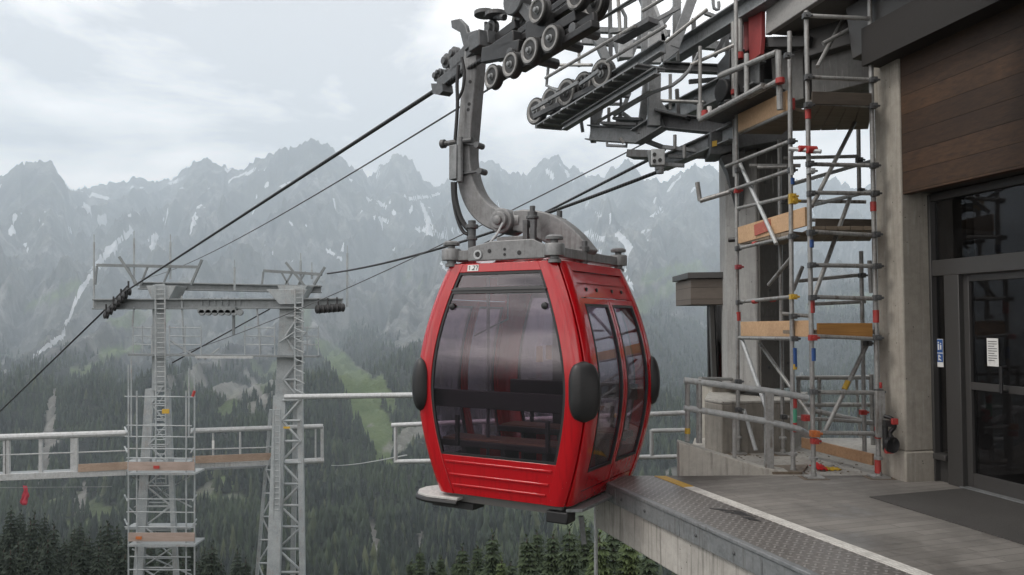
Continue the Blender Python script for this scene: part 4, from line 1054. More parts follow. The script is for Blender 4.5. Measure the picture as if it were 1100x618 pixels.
for (xa, ya, xb, yb) in ((142,512,206,545),(204,512,144,545),(142,590,206,618),(138,545,160,565)):
    m = MB(); m.tube([tp(xa, ya, .3), tp(xb, yb, .3)], .026, 6); m.build('diagonal_brace', STEEL_T, sc)
m = MB(); m.tube([tp(207, 426, -1.4), tp(209, 420, -1.4)], .045, 6); m.build('red_clip', REDC, sc)
# ---------------------------------------------------------------- footbridge running past the masts
fb = thing('footbridge', at(170, 520, 26), 'long steel footbridge with pipe handrail crossing behind the left mast', 'footbridge')
def bd(px): return 24.4+(px)*.0077
def bp2(px, y0, y1, d=0.0): return at(px, y0+(y1-y0)*px/350.0, bd(px)+d)
for (xa, xb, ya, yb, r_, nm) in ((-60, 136, 470, 458, .10, 'handrail'), (205, 347, 470, 458, .085, 'handrail'), (-60, 136, 489, 477, .022, 'knee_rail'), (205, 292, 489, 479, .022, 'knee_rail'), (296, 348, 513, 494.5, .10, 'lower_pipe')):
    m = MB(); m.tube([bp2(xa, ya, yb), bp2(xb, ya, yb)], r_, 10); m.build(nm, STEEL_L, fb)
m = MB(); m.bar(bp2(-60, 513, 498), bp2(136, 513, 498), .10, .20); m.bar(bp2(-60, 513, 498, 1.0), bp2(136, 513, 498, 1.0), .10, .16); m.bar(bp2(205, 508, 495), bp2(296, 508, 495), .08, .14); m.build('edge_beam', STEEL_L, fb, 30, .01)
m = MB(); m.bar(bp2(-60, 511, 496, .5), bp2(296, 511, 496, .5), 1.0, .06); m.build('walkway_deck', STEEL_TD, fb)
m = MB(); m.bar(bp2(84, 507.5, 489, -.08), bp2(138, 507.5, 489, -.08), .04, .24); m.bar(bp2(207, 503, 488, -.08), bp2(292, 503, 488, -.08), .04, .24); m.build('toe_board', WOODB, fb)
for x, w_ in ((5, .06), (9, .1), (44, .1), (80, .22), (258, .05), (229, .04), (346, .09), (339, .04)):
    m = MB(); m.bar(bp2(x, 471, 458), bp2(x, 512, 496), w_, .08, up=V((0,1,0))); m.build('rail_post', STEEL_L, fb)
m = MB(); m.tube([bp2(229, 480, 470, -.1), bp2(229, 490, 478, -.1)], .04, 6); m.build('red_white_tag', WHITE, fb)
# hanging pink cloth under the bridge
m = MB(); c_ = at(27, 522, 24.6)
vs = []; n_ = 9
for j in range(n_):
    for i in range(5):
        u = i/4-.5; v_ = j/(n_-1); vs.append(c_+V((u*.20*(.5+.35*math.sin(v_*8+1)**2+.3*v_)+.04*math.sin(v_*5), .04*math.sin(u*9+v_*5), -v_*.58-.04*u)))
m.add(vs, [(j*5+i, j*5+i+1, j*5+i+6, j*5+i+5) for j in range(n_-1) for i in range(4)])
o = m.build('cloth_flag', PINK, None, 60, fix=False); tag(o, 'faded pink cloth hanging under the footbridge at the far left', 'flag'); sm_ = o.modifiers.new('thick', 'SOLIDIFY'); sm_.thickness = .015
m = MB(); m.tube([bp2(-60, 524, 521), bp2(120, 524, 521)], .012, 6); tag(m.build('signal_wire', STEEL_TD), 'thin wire under the footbridge that carries the pink cloth', 'cable')
# pipe rail between the right mast and the station, and guard rail behind the cabin
def gr_rail():
    g = thing('guard_rail', at(580, 500, 11), 'grey pipe guard rail passing behind the red cabin', 'railing')
    P = lambda x, y, d=0: at(x, y, 11.0-(x-425)*.0028+d)
    for (xa, ya, xb, yb, r_, nm) in ((421, 457, 737, 443.5, .032, 'top_rail'), (425, 496, 700, 491, .03, 'bottom_rail'), (700, 463, 740, 462, .028, 'mid_rail'), (697, 491.5, 742, 490, .028, 'bottom_rail')):
        m = MB(); m.tube([P(xa, ya), P(xb, yb)], r_, 10); m.build(nm, STEEL_L, g)
    for (x, y0, y1) in ((425, 457, 497), (700, 462, 492), (520, 453, 495), (610, 449, 493)):
        m = MB(); m.tube([P(x, y0), P(x, y1)], .026, 10); m.build('rail_post', STEEL_L, g)
gr_rail()
m = MB(); m.tube([at(306, 426.5, 25), at(480, 424, 24.4), at(600, 423, 24)], .085, 10)
tag(m.build('pipe_rail', STEEL_L), 'long pale pipe running from the right mast leg behind the cabin', 'pipe')
# ================================================================ platform
DU = V((-.317, .948, 0)).normalized(); DW = V((.948, .317, 0)).normalized(); E0 = V((1.08, 7.5, 0))
BV = V((-.22, .975, 0)).normalized(); BWv = V((.975, .22, 0)).normalized()
def dk(s, w_, z=0): return E0+DU*s+DW*w_+UP*z
DEND = 8.27
def s_end(w_): return (DEND-E0.y-DW.y*w_)/DU.y
def strip(w0, w1, s0, z0, z1, s1=None):
    a = s1 if s1 is not None else None
    return [dk(s0, w0, z1), dk(s0, w1, z1), dk(a if a is not None else s_end(w1), w1, z1), dk(a if a is not None else s_end(w0), w0, z1)]
def slab(name, poly, th, mat, **k):
    m = MB(); m.prism(poly, V((0, 0, -th))); return m.build(name, mat, None, 30, **k)
# paving
t = NT('grey_plank_paving'); rot = t.mapping((1, 1, 1), (0, 0, math.atan2(DU.x, DU.y)))
br = t.n('ShaderNodeTexBrick'); br.offset = .5
for k_, v_ in (('Scale', 1.0), ('Mortar Size', .006), ('Brick Width', 1.15), ('Row Height', .115), ('Mortar Smooth', .3), ('Bias', 0)): br.inputs[k_].default_value = v_
br.inputs['Color1'].default_value = (.185, .174, .16, 1); br.inputs['Color2'].default_value = (.245, .23, .212, 1); br.inputs['Mortar'].default_value = (.135, .127, .117, 1)
t.link(rot, br.inputs['Vector']); n1 = t.noise(1.1, 7, .65); n2 = t.noise(22, 6, .7)
c = t.mix(t.math('MULTIPLY', t.ramp(n1, [(.40, 0), (.66, 1)]), .75), br.outputs['Color'], (.10, .094, .087))
c = t.mix(t.math('MULTIPLY', t.ramp(n2, [(.55, 0), (.8, 1)]), .3), c, (.24, .225, .205))
c = t.mix(t.math('MULTIPLY', t.ramp(t.noise(3.2, 6, .7), [(.6, 0), (.68, 1)]), .35), c, (.04, .038, .036))
wet = t.ramp(t.noise(.9, 5, .6, t.mapping((1, 1, 1), (0, 0, .5))), [(.52, 0), (.62, 1)])
c = t.mix(t.math('MULTIPLY', wet, .45), c, (.07, .066, .062)); c = t.mix(t.math('MULTIPLY', t.ramp(t.noise(120, 3), [(.62, 0), (.72, 1)]), .35), c, (.34, .32, .29))
c = t.mix(t.math('MULTIPLY', t.ramp(t.voro(5.5), [(.02, 1), (.05, 0)]), .8), c, (.035, .033, .03))
PAVE = t.out(c, t.math('SUBTRACT', t.math('ADD', .55, t.math('MULTIPLY', n1, .4)), t.math('MULTIPLY', wet, .38)), 0, t.bump(t.math('ADD', br.outputs['Fac'], t.math('MULTIPLY', n2, -1.2)), .22, .004))
t = NT('checker_plate'); m1 = t.mapping((1, 1, 1), (0, 0, math.atan2(DU.x, DU.y)+R(45)))
x, y, _ = t.sep(m1); S_ = .06
cx_ = t.math('FLOOR', t.math('DIVIDE', x, S_)); cy_ = t.math('FLOOR', t.math('DIVIDE', y, S_)); par = t.math('MODULO', t.math('ABSOLUTE', t.math('ADD', cx_, cy_)), 2)
fx = t.math('SUBTRACT', t.math('FRACT', t.math('DIVIDE', x, S_)), .5); fy = t.math('SUBTRACT', t.math('FRACT', t.math('DIVIDE', y, S_)), .5)
ax_ = t.math('ADD', t.math('MULTIPLY', fx, par), t.math('MULTIPLY', fy, t.math('SUBTRACT', 1, par))); ay_ = t.math('ADD', t.math('MULTIPLY', fy, par), t.math('MULTIPLY', fx, t.math('SUBTRACT', 1, par)))
el = t.math('ADD', t.math('POWER', t.math('DIVIDE', t.math('ABSOLUTE', ax_), .46), 2), t.math('POWER', t.math('DIVIDE', t.math('ABSOLUTE', ay_), .17), 2))
bmp = t.ramp(el, [(.55, 1), (1, 0)]); n1 = t.noise(1.4, 6, .65); n2 = t.noise(11, 6, .7)
c = t.mix(t.ramp(n1, [(.3, 0), (.7, 1)]), (.12, .11, .104), (.20, .187, .176)); c = t.mix(t.math('MULTIPLY', bmp, .8), c, (.34, .325, .31))  # raised tread painted lighter, its highlights put into the colour
c = t.mix(t.math('MULTIPLY', t.ramp(n2, [(.55, 0), (.75, 1)]), .4), c, (.05, .042, .036))
CHK = t.out(c, .45, .4, t.bump(bmp, .9, .004))
t = NT('tactile_white_strip'); m1 = t.mapping((1, 1, 1), (0, 0, math.atan2(DU.x, DU.y))); x, y, _ = t.sep(m1)
k_ = t.ramp(t.math('PINGPONG', x, .018), [(0, 0), (1, 1)]); kx = t.ramp(t.math('DIVIDE', t.math('PINGPONG', x, .017), .017), [(.3, 0), (.7, 1)]); ky = t.ramp(t.math('DIVIDE', t.math('PINGPONG', y, .03), .03), [(.25, 0), (.6, 1)])
dots = t.math('MULTIPLY', kx, ky); wear = t.ramp(t.noise(9, 7, .7), [(.42, 0), (.66, 1)])
def strip_mat(t, base):
    c = t.mix(t.math('MULTIPLY', dots, .25), base, tuple(min(1, x_*1.25) for x_ in base)); c = t.mix(t.math('MULTIPLY', wear, .45), c, (.2, .19, .175))
    c = t.mix(t.math('MULTIPLY', t.ramp(t.noise(45, 4, .6), [(.6, 0), (.72, 1)]), .5), c, (.12, .115, .105)); return t.out(c, .6, 0, t.bump(dots, .6, .004))
STRW = strip_mat(t, (.60, .585, .55))
STRY = m_paint('worn_yellow_strip', (.62, .37, .045), .6, .3, dirt=.55, dcol=(.2,.17,.12))
SB = -9.5
o = slab('platform_deck', [dk(SB, .72, 0), dk(SB, 9.5, 0), dk(-1, 9.5, 0), V((6.6, 8.6, 0)), V((4.5, DEND, 0)), dk(s_end(.72), .72, 0)], .25, PAVE)
tag(o, 'dark grey paved platform floor in front of the glass entrance', 'platform', kind='structure')
o = slab('platform_tread_strip', strip(.045, .60, SB, 0, .0), .25, CHK); tag(o, 'brown grey checker plate strip along the platform edge', 'platform', kind='structure')
ys_ = s_end(.6)-.62
o = slab('boarding_line', strip(.604, .716, SB, 0, .004, ys_), .24, STRW); tag(o, 'worn white tactile boarding line along the platform', 'floor marking', kind='structure')
o = slab('boarding_line_end', [dk(ys_+.003, .604, .004), dk(ys_+.003, .716, .004), dk(s_end(.716)-.03, .716, .004), dk(s_end(.604)-.03, .604, .004)], .24, STRY); tag(o, 'yellow end piece of the boarding line', 'floor marking', kind='structure')
t = NT('dark_floor'); n1 = t.noise(60, 4); n2 = t.noise(2, 5)
DKFLOOR = t.out(t.mix(n2, (.038, .036, .034), (.068, .064, .061)), .8, 0, t.bump(n1, .6, .01))
def fl(px, py, z=0.0): d = ray(px, py); return CAM+d*((z-EYE)/d.z)
m = MB(); m.prism([fl(934, 533.5, .008), fl(1046, 523.5, .008), fl(1120, 541, .008), fl(1180, 566, .008), fl(1118, 590, .008)], V((0, 0, -.006)))  # thin darker sheet laid flat on the paving
tag(m.build('dark_floor_sheet', DKFLOOR), 'dark flat sheet lying on the paving before the glass entrance', 'mat')
# scuff of tar on the tread strip
m = MB()
for P_ in ([(762,546),(774,546.5),(786,549),(776,548.5)], [(776,549.5),(792,550),(806,554),(796,553.5)], [(784,547.6),(796,549.5),(812,556),(800,553)], [(796,555),(808,556),(818,560),(806,558.5)]): m.prism([fl(x_, y_, .0035) for x_, y_ in P_], V((0, 0, -.003)))
tag(m.build('tar_stain', BLACK), 'black tar smear on the checker plate beside the white line', 'stain', kind='structure')
# edge: steel angle, fascia, concrete beam
edge = thing('platform_edge_beam', dk(-2, 0, -.5), 'concrete edge beam of the platform faced with a grey steel angle', 'edge beam')
s1 = s_end(0)
m = MB(); m.prism([dk(SB, -.012, .006), dk(SB, .045, .006), dk(s1, .045, .006), dk(s1, -.012, .006)], V((0,0,-.03))); m.build('steel_nosing', STEEL, edge, 30, .006)
m = MB(); joints = [SB, -4.2, -2.05, -.95, .25, s1]
for a_, b_ in zip(joints[:-1], joints[1:]):
    m.prism([dk(a_+.004, .0, -.026), dk(a_+.004, .04, -.026), dk(b_-.004, .04, -.026), dk(b_-.004, 0, -.026)], V((0,0,-.15)))
m.build('steel_fascia', STEEL, edge, 30, .003)
m = MB()
for s_ in (-4.6, -3.4, -2.9, -1.72, -1.2, -.35, .12, .52): m.lathe(dk(s_, -.0, -.10), -DW, [(.014, -.002), (.014, .008), (.008, .012)], 8)
m.build('fascia_bolt', STEEL_D, edge)
m = MB(); m.prism([dk(SB, .028, -.18), dk(SB, .5, -.18), dk(s1-.03, .5, -.18), dk(s1-.03, .028, -.18)], V((0,0,-.34))); m.build('concrete_beam', m_concrete('streaked_beam_concrete', (.46,.44,.405), (.32,.305,.28), stain=.8), edge, 30, .012)
m = MB(); m.prism([dk(SB, .5, -.26), dk(SB, 9.4, -.26), V((6.6, 8.3, -.26)), V((4.4, DEND-.1, -.26)), dk(s1-.05, .5, -.26)], V((0,0,-.2))); m.build('slab_soffit', CONC, edge)
# posts and bank below
m = MB(); p_ = at(640, 560, 9.0); m.tube([V((p_.x, p_.y, -.3)), V((p_.x, p_.y, -7))], .022, 10)
tag(m.build('thin_pole', STEEL_L), 'thin pale pole standing below the platform beam among the spruces', 'pole')
m = MB(); p_ = at(624, 560, 8.0); m.bar(V((p_.x, p_.y, -.35)), V((p_.x+.03, p_.y, -.62)), .05, .05, up=V((0,1,0))); tag(m.build('bracket', STEEL), 'short grey bracket hanging under the corner of the platform beam', 'bracket')
bank = MB()
gx_ = np.linspace(1.2, 8, 46); gy_ = np.linspace(4, 16, 60); o_ = len(bank.v)
for yy in gy_:
    for xx in gx_:
        u_ = (xx-DU.x/DU.y*(yy-7.5)-1.05)
        z_ = -2.95+.55*min(3, u_*.7)-.35*max(0, yy-9)+.12*math.sin(xx*5+yy*3)+.1*math.sin(xx*11-yy*7)+rng.uniform(-.05, .05)
        z_ = min(z_, -.62)
        if xx < 1.3: z_ -= 3
        bank.v.append((xx, yy, z_))
nx_ = len(gx_); fs_ = [(j*nx_+i, j*nx_+i+1, (j+1)*nx_+i+1, (j+1)*nx_+i) for j in range(len(gy_)-1) for i in range(nx_-1)]; bank.f += fs_; bank.m += [0]*len(fs_)
t = NT('grassy_bank'); n1 = t.noise(2.2, 6, .7); n2 = t.noise(14, 6, .75)
c = t.mix(t.ramp(n1, [(.35, 0), (.65, 1)]), (.06, .07, .022), (.16, .145, .10)); c = t.mix(t.math('MULTIPLY', t.ramp(n2, [(.5, 0), (.7, 1)]), .6), c, (.28, .26, .22))
tag(bank.build('bank', t.out(c, .95, 0, t.bump(n2, .8, .06)), None, 60, fix=False), 'stony grass bank under the platform', 'bank', kind='structure')
# ================================================================ raised pad, curb and its rails
pad = MB(); pad.prism([V((1.75, DEND+.004, .002)), V((4.6, DEND+.004, .002)), V((4.9, 10.9, .002)), V((2.5, 10.9, .002))], V((0, 0, -.5)))
tag(pad.build('side_pad', CONC_L, None, 30), 'pale concrete pad under the scaffold, littered with debris', 'pad', kind='structure')
curb = MB(); c0, c1 = fl(727, 507.5), fl(845, 507)
a_ = V((1.73, DEND-.02, 0)); b_ = V((2.95, DEND+.06, 0)); yo = V((.02, .22, 0))
curb.prism([a_+UP*-.12, b_+UP*-.12, b_+UP*.02, V((2.62, DEND+.045, .07)), a_+UP*.345], yo)
tag(curb.build('kerb_wall', m_concrete('light_kerb_concrete', (.50,.48,.435), (.36,.34,.305), stain=.5), None, 30, .01), 'low pale concrete wall sloping down beside the scaffold', 'wall')
gr = thing('ramp_railing', V((2.2, DEND+.1, .2)), 'grey two pipe railing on the low sloping concrete wall', 'railing')
RY = DEND+.12
def rr_(px, py, d=0.0): return at(px, py, RY+d)
pth = [rr_(735, 408.5), rr_(825, 420), rr_(868, 427.5, -.02)]
for nm, P in (('top_rail', pth), ('lower_rail', [rr_(735, 438), rr_(825, 453), rr_(858, 461), rr_(880, 474, .5)]), ('return_rail', [rr_(752, 407, .02), rr_(790, 407.5, 2.4)])):
    m = MB(); m.tube(P, .033 if nm != 'return_rail' else .022, 12); m.build(nm, STEEL_P if nm == 'return_rail' else STEEL_L, gr)
for (x, y0, y1, w_) in ((738.5, 412, 474, .026), (751, 408, 476, .032), (789, 445, 492, .022)):
    m = MB(); m.tube([rr_(x, y0), rr_(x, y1)], w_, 10); m.build('rail_post', STEEL_P, gr)
m = MB(); m.bar(rr_(826, 419), rr_(826, 508), .09, .06, up=V((0,1,0))); m.box(rr_(826, 508), V((.10,0,0)), V((0,.07,0)), V((0,0,.012))); m.build('rail_post', STEEL_P, gr, bevel=.006)
m = MB(); m.cyl(rr_(738.5, 463), UP, .03, .06, 10); m.build('yellow_mark', YELC, gr)
m = MB(); m.prism([fl(826, 500, .03), fl(868, 499, .03), fl(862, 507, .03), fl(828, 507, .03)], V((0,0,-.028))); tag(m.build('loose_board', WOODD), 'dark loose board on the pad at the foot of the railing post', 'board')
# ================================================================ column with base block and beam head
CF = V((3.15, 10.6, 0))
col = thing('column', V((3.4, 10.6, .45)), 'tall concrete column with a pale and a dark face behind the scaffold', 'column')
def colp(px, py, D): return at(px, py, D)
zc0, zc1 = at(800, 418, 10.3).z, at(800, 118, 10.3).z
xa, xb, xc = at(780, 300, 10.5), at(813, 300, 10.2), at(850, 300, 10.5)
m = MB(); poly = [V((xa.x, xa.y, zc0)), V((xb.x, xb.y, zc0)), V((xc.x, xc.y, zc0)), V((xc.x-.05, xc.y+.5, zc0)), V((xa.x+.05, xa.y+.5, zc0))]
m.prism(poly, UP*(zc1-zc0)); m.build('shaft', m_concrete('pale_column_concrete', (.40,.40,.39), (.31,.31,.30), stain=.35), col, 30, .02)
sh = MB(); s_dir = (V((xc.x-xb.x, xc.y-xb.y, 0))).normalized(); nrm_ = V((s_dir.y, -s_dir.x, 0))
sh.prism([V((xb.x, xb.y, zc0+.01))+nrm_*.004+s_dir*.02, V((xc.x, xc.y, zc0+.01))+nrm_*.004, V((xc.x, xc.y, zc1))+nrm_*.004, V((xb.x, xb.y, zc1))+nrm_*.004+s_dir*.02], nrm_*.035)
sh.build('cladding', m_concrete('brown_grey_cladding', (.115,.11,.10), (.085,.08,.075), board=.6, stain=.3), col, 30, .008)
m = MB()
for q_, z_ in ((.2, 3.4), (.55, 2.55), (.75, 2.5), (.3, 2.0), (.62, 1.95), (.5, 1.35), (.25, 1.0), (.8, 1.05)): m.lathe(xb.lerp(xc, q_)*1+UP*(z_-xb.lerp(xc, q_).z)+nrm_*.04, nrm_, [(.02, -.002), (.02, .004)], 10)
m.build('anchor_hole', BLACK, col)
m = MB(); zb0, zb1 = -.35, at(800, 431, 10.0).z
m.prism([at(758, 440, 9.9)*1, at(848, 440, 9.7)*1, at(862, 440, 10.8), at(775, 440, 11.2)], V((0,0,0.001)))
m = MB(); bp_ = [V((at(757, 440, 9.95).x, 9.95, zb0)), V((at(775, 440, 9.6).x, 9.6, zb0)), V((at(850, 440, 9.75).x, 9.75, zb0)), V((at(868, 440, 10.9).x, 10.9, zb0)), V((at(762, 440, 11).x, 11, zb0))]
m.prism(bp_, UP*(zb1-zb0)); m.build('base_block', m_concrete('base_concrete', (.31,.29,.255), (.22,.205,.18), stain=.5), col, 30, .015)
m = MB(); m.prism([p+UP*(zb1-zb0)+V((0,0,.001)) for p in bp_], UP*.035); m.build('base_cap', CONC_L, col, 30, .01)
# bay window box left of the column
bay = thing('bay_window', at(763, 410, 10.8), 'small brown clad bay with a narrow dark window left of the column', 'bay window')
m = MB(); q0, q1 = at(742, 310, 10.9), at(786, 310, 10.75)
def zz_at(py, D): return at(760, py, D).z
for nm, y0, y1, ex, mt in (('cladding_box', 300, 327.5, 0, m_wood('brown_boards', (.185,.155,.13), (.15,.125,.105), 0, .16, .008)), ('roof_flashing', 293, 299.5, .05, FRAME)):
    m = MB(); m.prism([V((q0.x-ex, q0.y-ex, zz_at(y1, 10.9))), V((q1.x, q1.y-ex, zz_at(y1, 10.9))), V((q1.x, q1.y+1.0, zz_at(y1, 10.9))), V((q0.x-ex, q0.y+1.0, zz_at(y1, 10.9)))], UP*(zz_at(y0, 10.9)-zz_at(y1, 10.9))); m.build(nm, mt, bay, 30, .006)
m = MB(); g0, g1 = at(764, 370, 10.95), at(786, 370, 10.85); za, zb2 = zz_at(411, 10.9), zz_at(328, 10.9)
m.prism([V((g0.x+.03, g0.y+.01, za)), V((g1.x, g1.y+.01, za)), V((g1.x, g1.y+.01, zb2)), V((g0.x, g0.y+.01, zb2))], V((0, .02, 0))); m.build('pane', GLASS_D, bay)
m = MB()
m.bar(V((g0.x+.035, g0.y, za)), V((g0.x-.0, g0.y, zb2)), .06, .10, up=V((0,1,0))); m.bar(V((g0.x+.10, g0.y+.01, za)), V((g0.x+.07, g0.y+.01, zb2)), .025, .05, up=V((0,1,0))); m.bar(V((g0.x+.27, g0.y, za)), V((g0.x+.25, g0.y, zb2)), .03, .05, up=V((0,1,0)))
m.build('window_frame', FRAME, bay, 30, .004)
m = MB(); m.abox(g0.x-.05, g1.x, 10.8, 11.3, za-.05, za-.002); m.build('sill', CONC_L, bay, 30, .005)
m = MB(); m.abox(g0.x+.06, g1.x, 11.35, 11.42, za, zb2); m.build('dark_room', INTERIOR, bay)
m = MB(); m.abox(g0.x-.02, g1.x+.2, 10.86, 11.45, -.4, za-.052); m.build('lower_wall', CONC, bay, 30, .01)
# ================================================================ right pillar, facade, roof
PC = V((3.93, 7.95, 0)); PN = V((4.28, 8.03, 0))
pil = thing('concrete_pillar', V((4.0, 8.1, 0)), 'thick board marked concrete pillar between the scaffold and the entrance', 'pillar')
bk_ = V((3.862, 8.24, 0))
m = MB(); P4 = [PC, PN+V((.25, .05, 0)), PN+V((.2, .5, 0)), bk_+V((0, .12, 0))]
m.prism([p+UP*.30 for p in P4], UP*4.75); m.build('shaft', CONC, pil, 30, .018)
cen_ = sum(P4, V((0,0,0)))/4
m = MB(); m.prism([cen_+(p-cen_)*1.06+UP*-.02 for p in P4], UP*.318); m.build('plinth', CONC, pil, 30, .015)
# facade
FA0 = PN+V((-.005, -.0, 0)); 
def fa(s, z, out=0.0): return FA0-BV*s-BWv*out+UP*z           # s runs along the wall towards the camera
ZH0, ZH1, ZT1 = 2.06, 2.20, 2.88
ent = thing('glass_entrance', fa(1, 0), 'dark framed glass entrance with sidelight and transom below the wooden wall', 'entrance')
fm = MB(); W0, SL, MU, DR = .02, .13, .32, 2.3
fm.bar(fa(.012, .0), fa(.012, ZT1), .05, .10, up=BWv); fm.bar(fa(-.01, ZH0+.07), fa(5, ZH0+.07), .075, .16); fm.bar(fa(-.01, ZT1-.03), fa(5, ZT1-.03), .074, .08)
fm.bar(fa(SL+.15, 0, .0), fa(SL+.15, ZH0, .0), .07, .19, up=BV); fm.bar(fa(.0, .25), fa(SL+.05, .25), .12, .06)
fm.build('frame', FRAME, ent, 30, .006)
m = MB(); m.prism([fa(.02, .0, -.01), fa(SL+.06, 0, -.01), fa(SL+.06, .22, -.01), fa(.02, .22, -.01)], BWv*.04); m.build('kick_panel', FRAME, ent)
def quad(s0, s1_, z0, z1, out, th=.012): return [fa(s0, z0, out), fa(s1_, z0, out), fa(s1_, z1, out), fa(s0, z1, out)]
for (s0, s1_, z0, z1) in ((.03, SL+.05, .29, ZH0), (.03, 5, ZH1-.06, ZT1-.07)):
    m = MB(); m.prism(quad(s0, s1_, z0, z1, -.01), BWv*.012); m.build('glass_pane', GLASS_D, ent)
DIN = -.05
dr = MB(); ds, de = SL+.225, SL+1.35
dr.bar(fa(ds+.05, .03, DIN), fa(ds+.05, ZH0, DIN), .07, .06, up=BWv); dr.bar(fa(de, .03, DIN), fa(de, ZH0, DIN), .10, .06, up=BWv); dr.bar(fa(ds, .08, DIN), fa(de, .08, DIN), .05, .14); dr.bar(fa(ds, ZH0-.04, DIN), fa(de, ZH0-.04, DIN), .05, .08); dr.bar(fa(ds, .98, DIN), fa(de, .98, DIN), .05, .07)
door = dr.build('door', FRAME, ent, 30, .004)
m = MB(); m.prism(quad(ds+.05, de, .1, ZH0-.04, DIN), BWv*.01); m.build('pane', GLASS_D, door)
m = MB(); m.tube([fa(ds+.50, 1.18, DIN+.03), fa(ds+.50, 1.18, DIN+.09), fa(ds+.50, .96, DIN+.09), fa(ds+.50, .96, DIN+.03)], .018, 10); m.build('handle', BLACK, door)
m = MB(); m.prism(quad(ds+.27, ds+.40, 1.18, 1.44, DIN+.012), -BWv*.002); pp = m.build('paper_notice', WHITE, door)
m = MB()
for q_ in range(9): m.bar(fa(ds+.285, 1.41-q_*.022, DIN+.0155), fa(ds+.385-(.03 if q_ % 3 == 2 else 0), 1.41-q_*.022, DIN+.0155), .002, .006)
m.build('printed_line', FRAME, pp)
m = MB(); m.prism(quad(.045, .125, 1.14, 1.42, .003), -BWv*.002); st1 = m.build('sign_sticker', WHITE, ent)
m = MB(); m.prism(quad(.048, .122, 1.285, 1.415, .0055), -BWv*.002); m.prism(quad(.048, .122, 1.19, 1.275, .0055), -BWv*.002); st2 = m.build('blue_field', BLUEC, st1)
m = MB()
for (s_, z_, r_) in ((.068, 1.385, .009), (.098, 1.375, .007)):
    m.lathe(fa(s_, z_, .009), -BWv, [(r_, -.001), (r_, .001)], 10)
m.bar(fa(.068, 1.37, .009), fa(.068, 1.31, .009), .002, .018, up=BV); m.bar(fa(.098, 1.362, .009), fa(.098, 1.315, .009), .002, .016, up=BV)
m.bar(fa(.07, 1.262, .009), fa(.07, 1.205, .009), .002, .012, up=BV); m.bar(fa(.07, 1.26, .009), fa(.095, 1.24, .009), .002, .01, up=BV); m.bar(fa(.07, 1.225, .009), fa(.10, 1.205, .009), .002, .01, up=BV)
m.build('white_symbol', WHITE, st2)
m = MB(); m.bar(fa(ds, .006, 0), fa(5, .006, 0), .12, .018); m.build('threshold', STEEL, ent)
# dark hall behind the glass
hall = thing('entrance_hall', fa(2, 0, -2), 'dim hall seen through the glass entrance, with a pale far wall and doors', 'room')
m = MB(); m.prism([fa(-.3, .0, -.3), fa(5, .0, -.3), fa(5, .0, -4), fa(-.3, 0, -4)], V((0,0,-.05))); m.build('hall_floor', m_paint('hall_floor', (.16,.155,.15), .3), hall)
m = MB(); m.prism([fa(-.3, 0, -4), fa(5, 0, -4), fa(5, 3.2, -4), fa(-.3, 3.2, -4)], BWv*.1); m.prism([fa(-.1, 0, -.6), fa(-.1, 0, -4), fa(-.1, 3.2, -4), fa(-.1, 3.2, -.6)], BV*.1); m.build('hall_wall', m_paint('hall_wall', (.22,.21,.2), .7), hall)
m = MB()
for s_ in (.25, .9, 1.5): m.bar(fa(s_, 0, -2.2), fa(s_, 2.4, -2.2), .07, .08, up=BV)
m.bar(fa(.1, 1.9, -2.2), fa(2.2, 1.9, -2.2), .06, .08); m.bar(fa(.1, 2.5, -2.2), fa(2.2, 2.5, -2.2), .06, .12); m.bar(fa(.1, 1.0, -2.2), fa(2.2, 1.0, -2.2), .05, .05); m.build('inner_frame', FRAME, hall)
m = MB(); m.box(fa(.55, .35, -2.0), BV*.22, BWv*.15, UP*.33); m.build('cabinet', m_paint('hall_cabinet', (.28,.27,.26), .5), hall)
# cedar wall above
wl = thing('wooden_wall', fa(2, 2.9, .3), 'dark cedar boarded wall overhanging the glass entrance', 'wall')
OUT = .33
wz0 = 2.88
m = MB(); m.prism([fa(-.05, wz0, OUT), fa(6, wz0, OUT), fa(6, 5.2, OUT), fa(-.05, 5.2, OUT)], BWv*.10); m.build('cladding', CEDAR, wl, 30, .004)
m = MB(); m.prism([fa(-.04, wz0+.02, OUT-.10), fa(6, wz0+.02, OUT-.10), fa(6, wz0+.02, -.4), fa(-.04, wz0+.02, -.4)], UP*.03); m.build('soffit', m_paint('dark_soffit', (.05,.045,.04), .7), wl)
m = MB(); m.prism([fa(-.35, 0, -.5), fa(-.35, 0, -4.2), fa(-.35, 6, -4.2), fa(-.35, 6, -.5)], BV*.05)
m.prism([fa(-.1, wz0+.06, -.1), fa(6, wz0+.06, -.1), fa(6, 5.6, -.1), fa(-.1, 5.6, -.1)], BWv*.1); m.build('inner_wall', INTERIOR, wl)
# roof: fascia nose, soffit, beams
rf = thing('station_roof', V((4.5, 8, 5)), 'heavy dark station roof with a pale grey fascia and a red end panel', 'roof')
RN = at(822, 38, 9.5); RN = V((RN.x, RN.y, 0)); zr = at(822, 38, 9.5).z
def ro(s, out, z): return RN-BV*s+BWv*out+UP*z
m = MB(); m.prism([ro(0, 0, zr), ro(14, 0, zr), ro(14, .10, zr+1.5), ro(-.05, .10, zr+1.5)], BWv*.08); m.build('fascia', m_paint('pale_grey_fascia', (.30,.295,.285), .55, .3, dirt=.5), rf, 30, .01)
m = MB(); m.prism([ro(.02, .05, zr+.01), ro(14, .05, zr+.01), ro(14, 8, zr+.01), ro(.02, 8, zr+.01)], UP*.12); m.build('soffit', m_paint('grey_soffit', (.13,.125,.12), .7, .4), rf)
m = MB(); m.prism([ro(.02, .2, zr+1.2), ro(14, .2, zr+1.2), ro(14, 8, zr+1.2), ro(.02, 8, zr+1.2)], UP*.2); m.build('roof_slab', FRAME, rf)
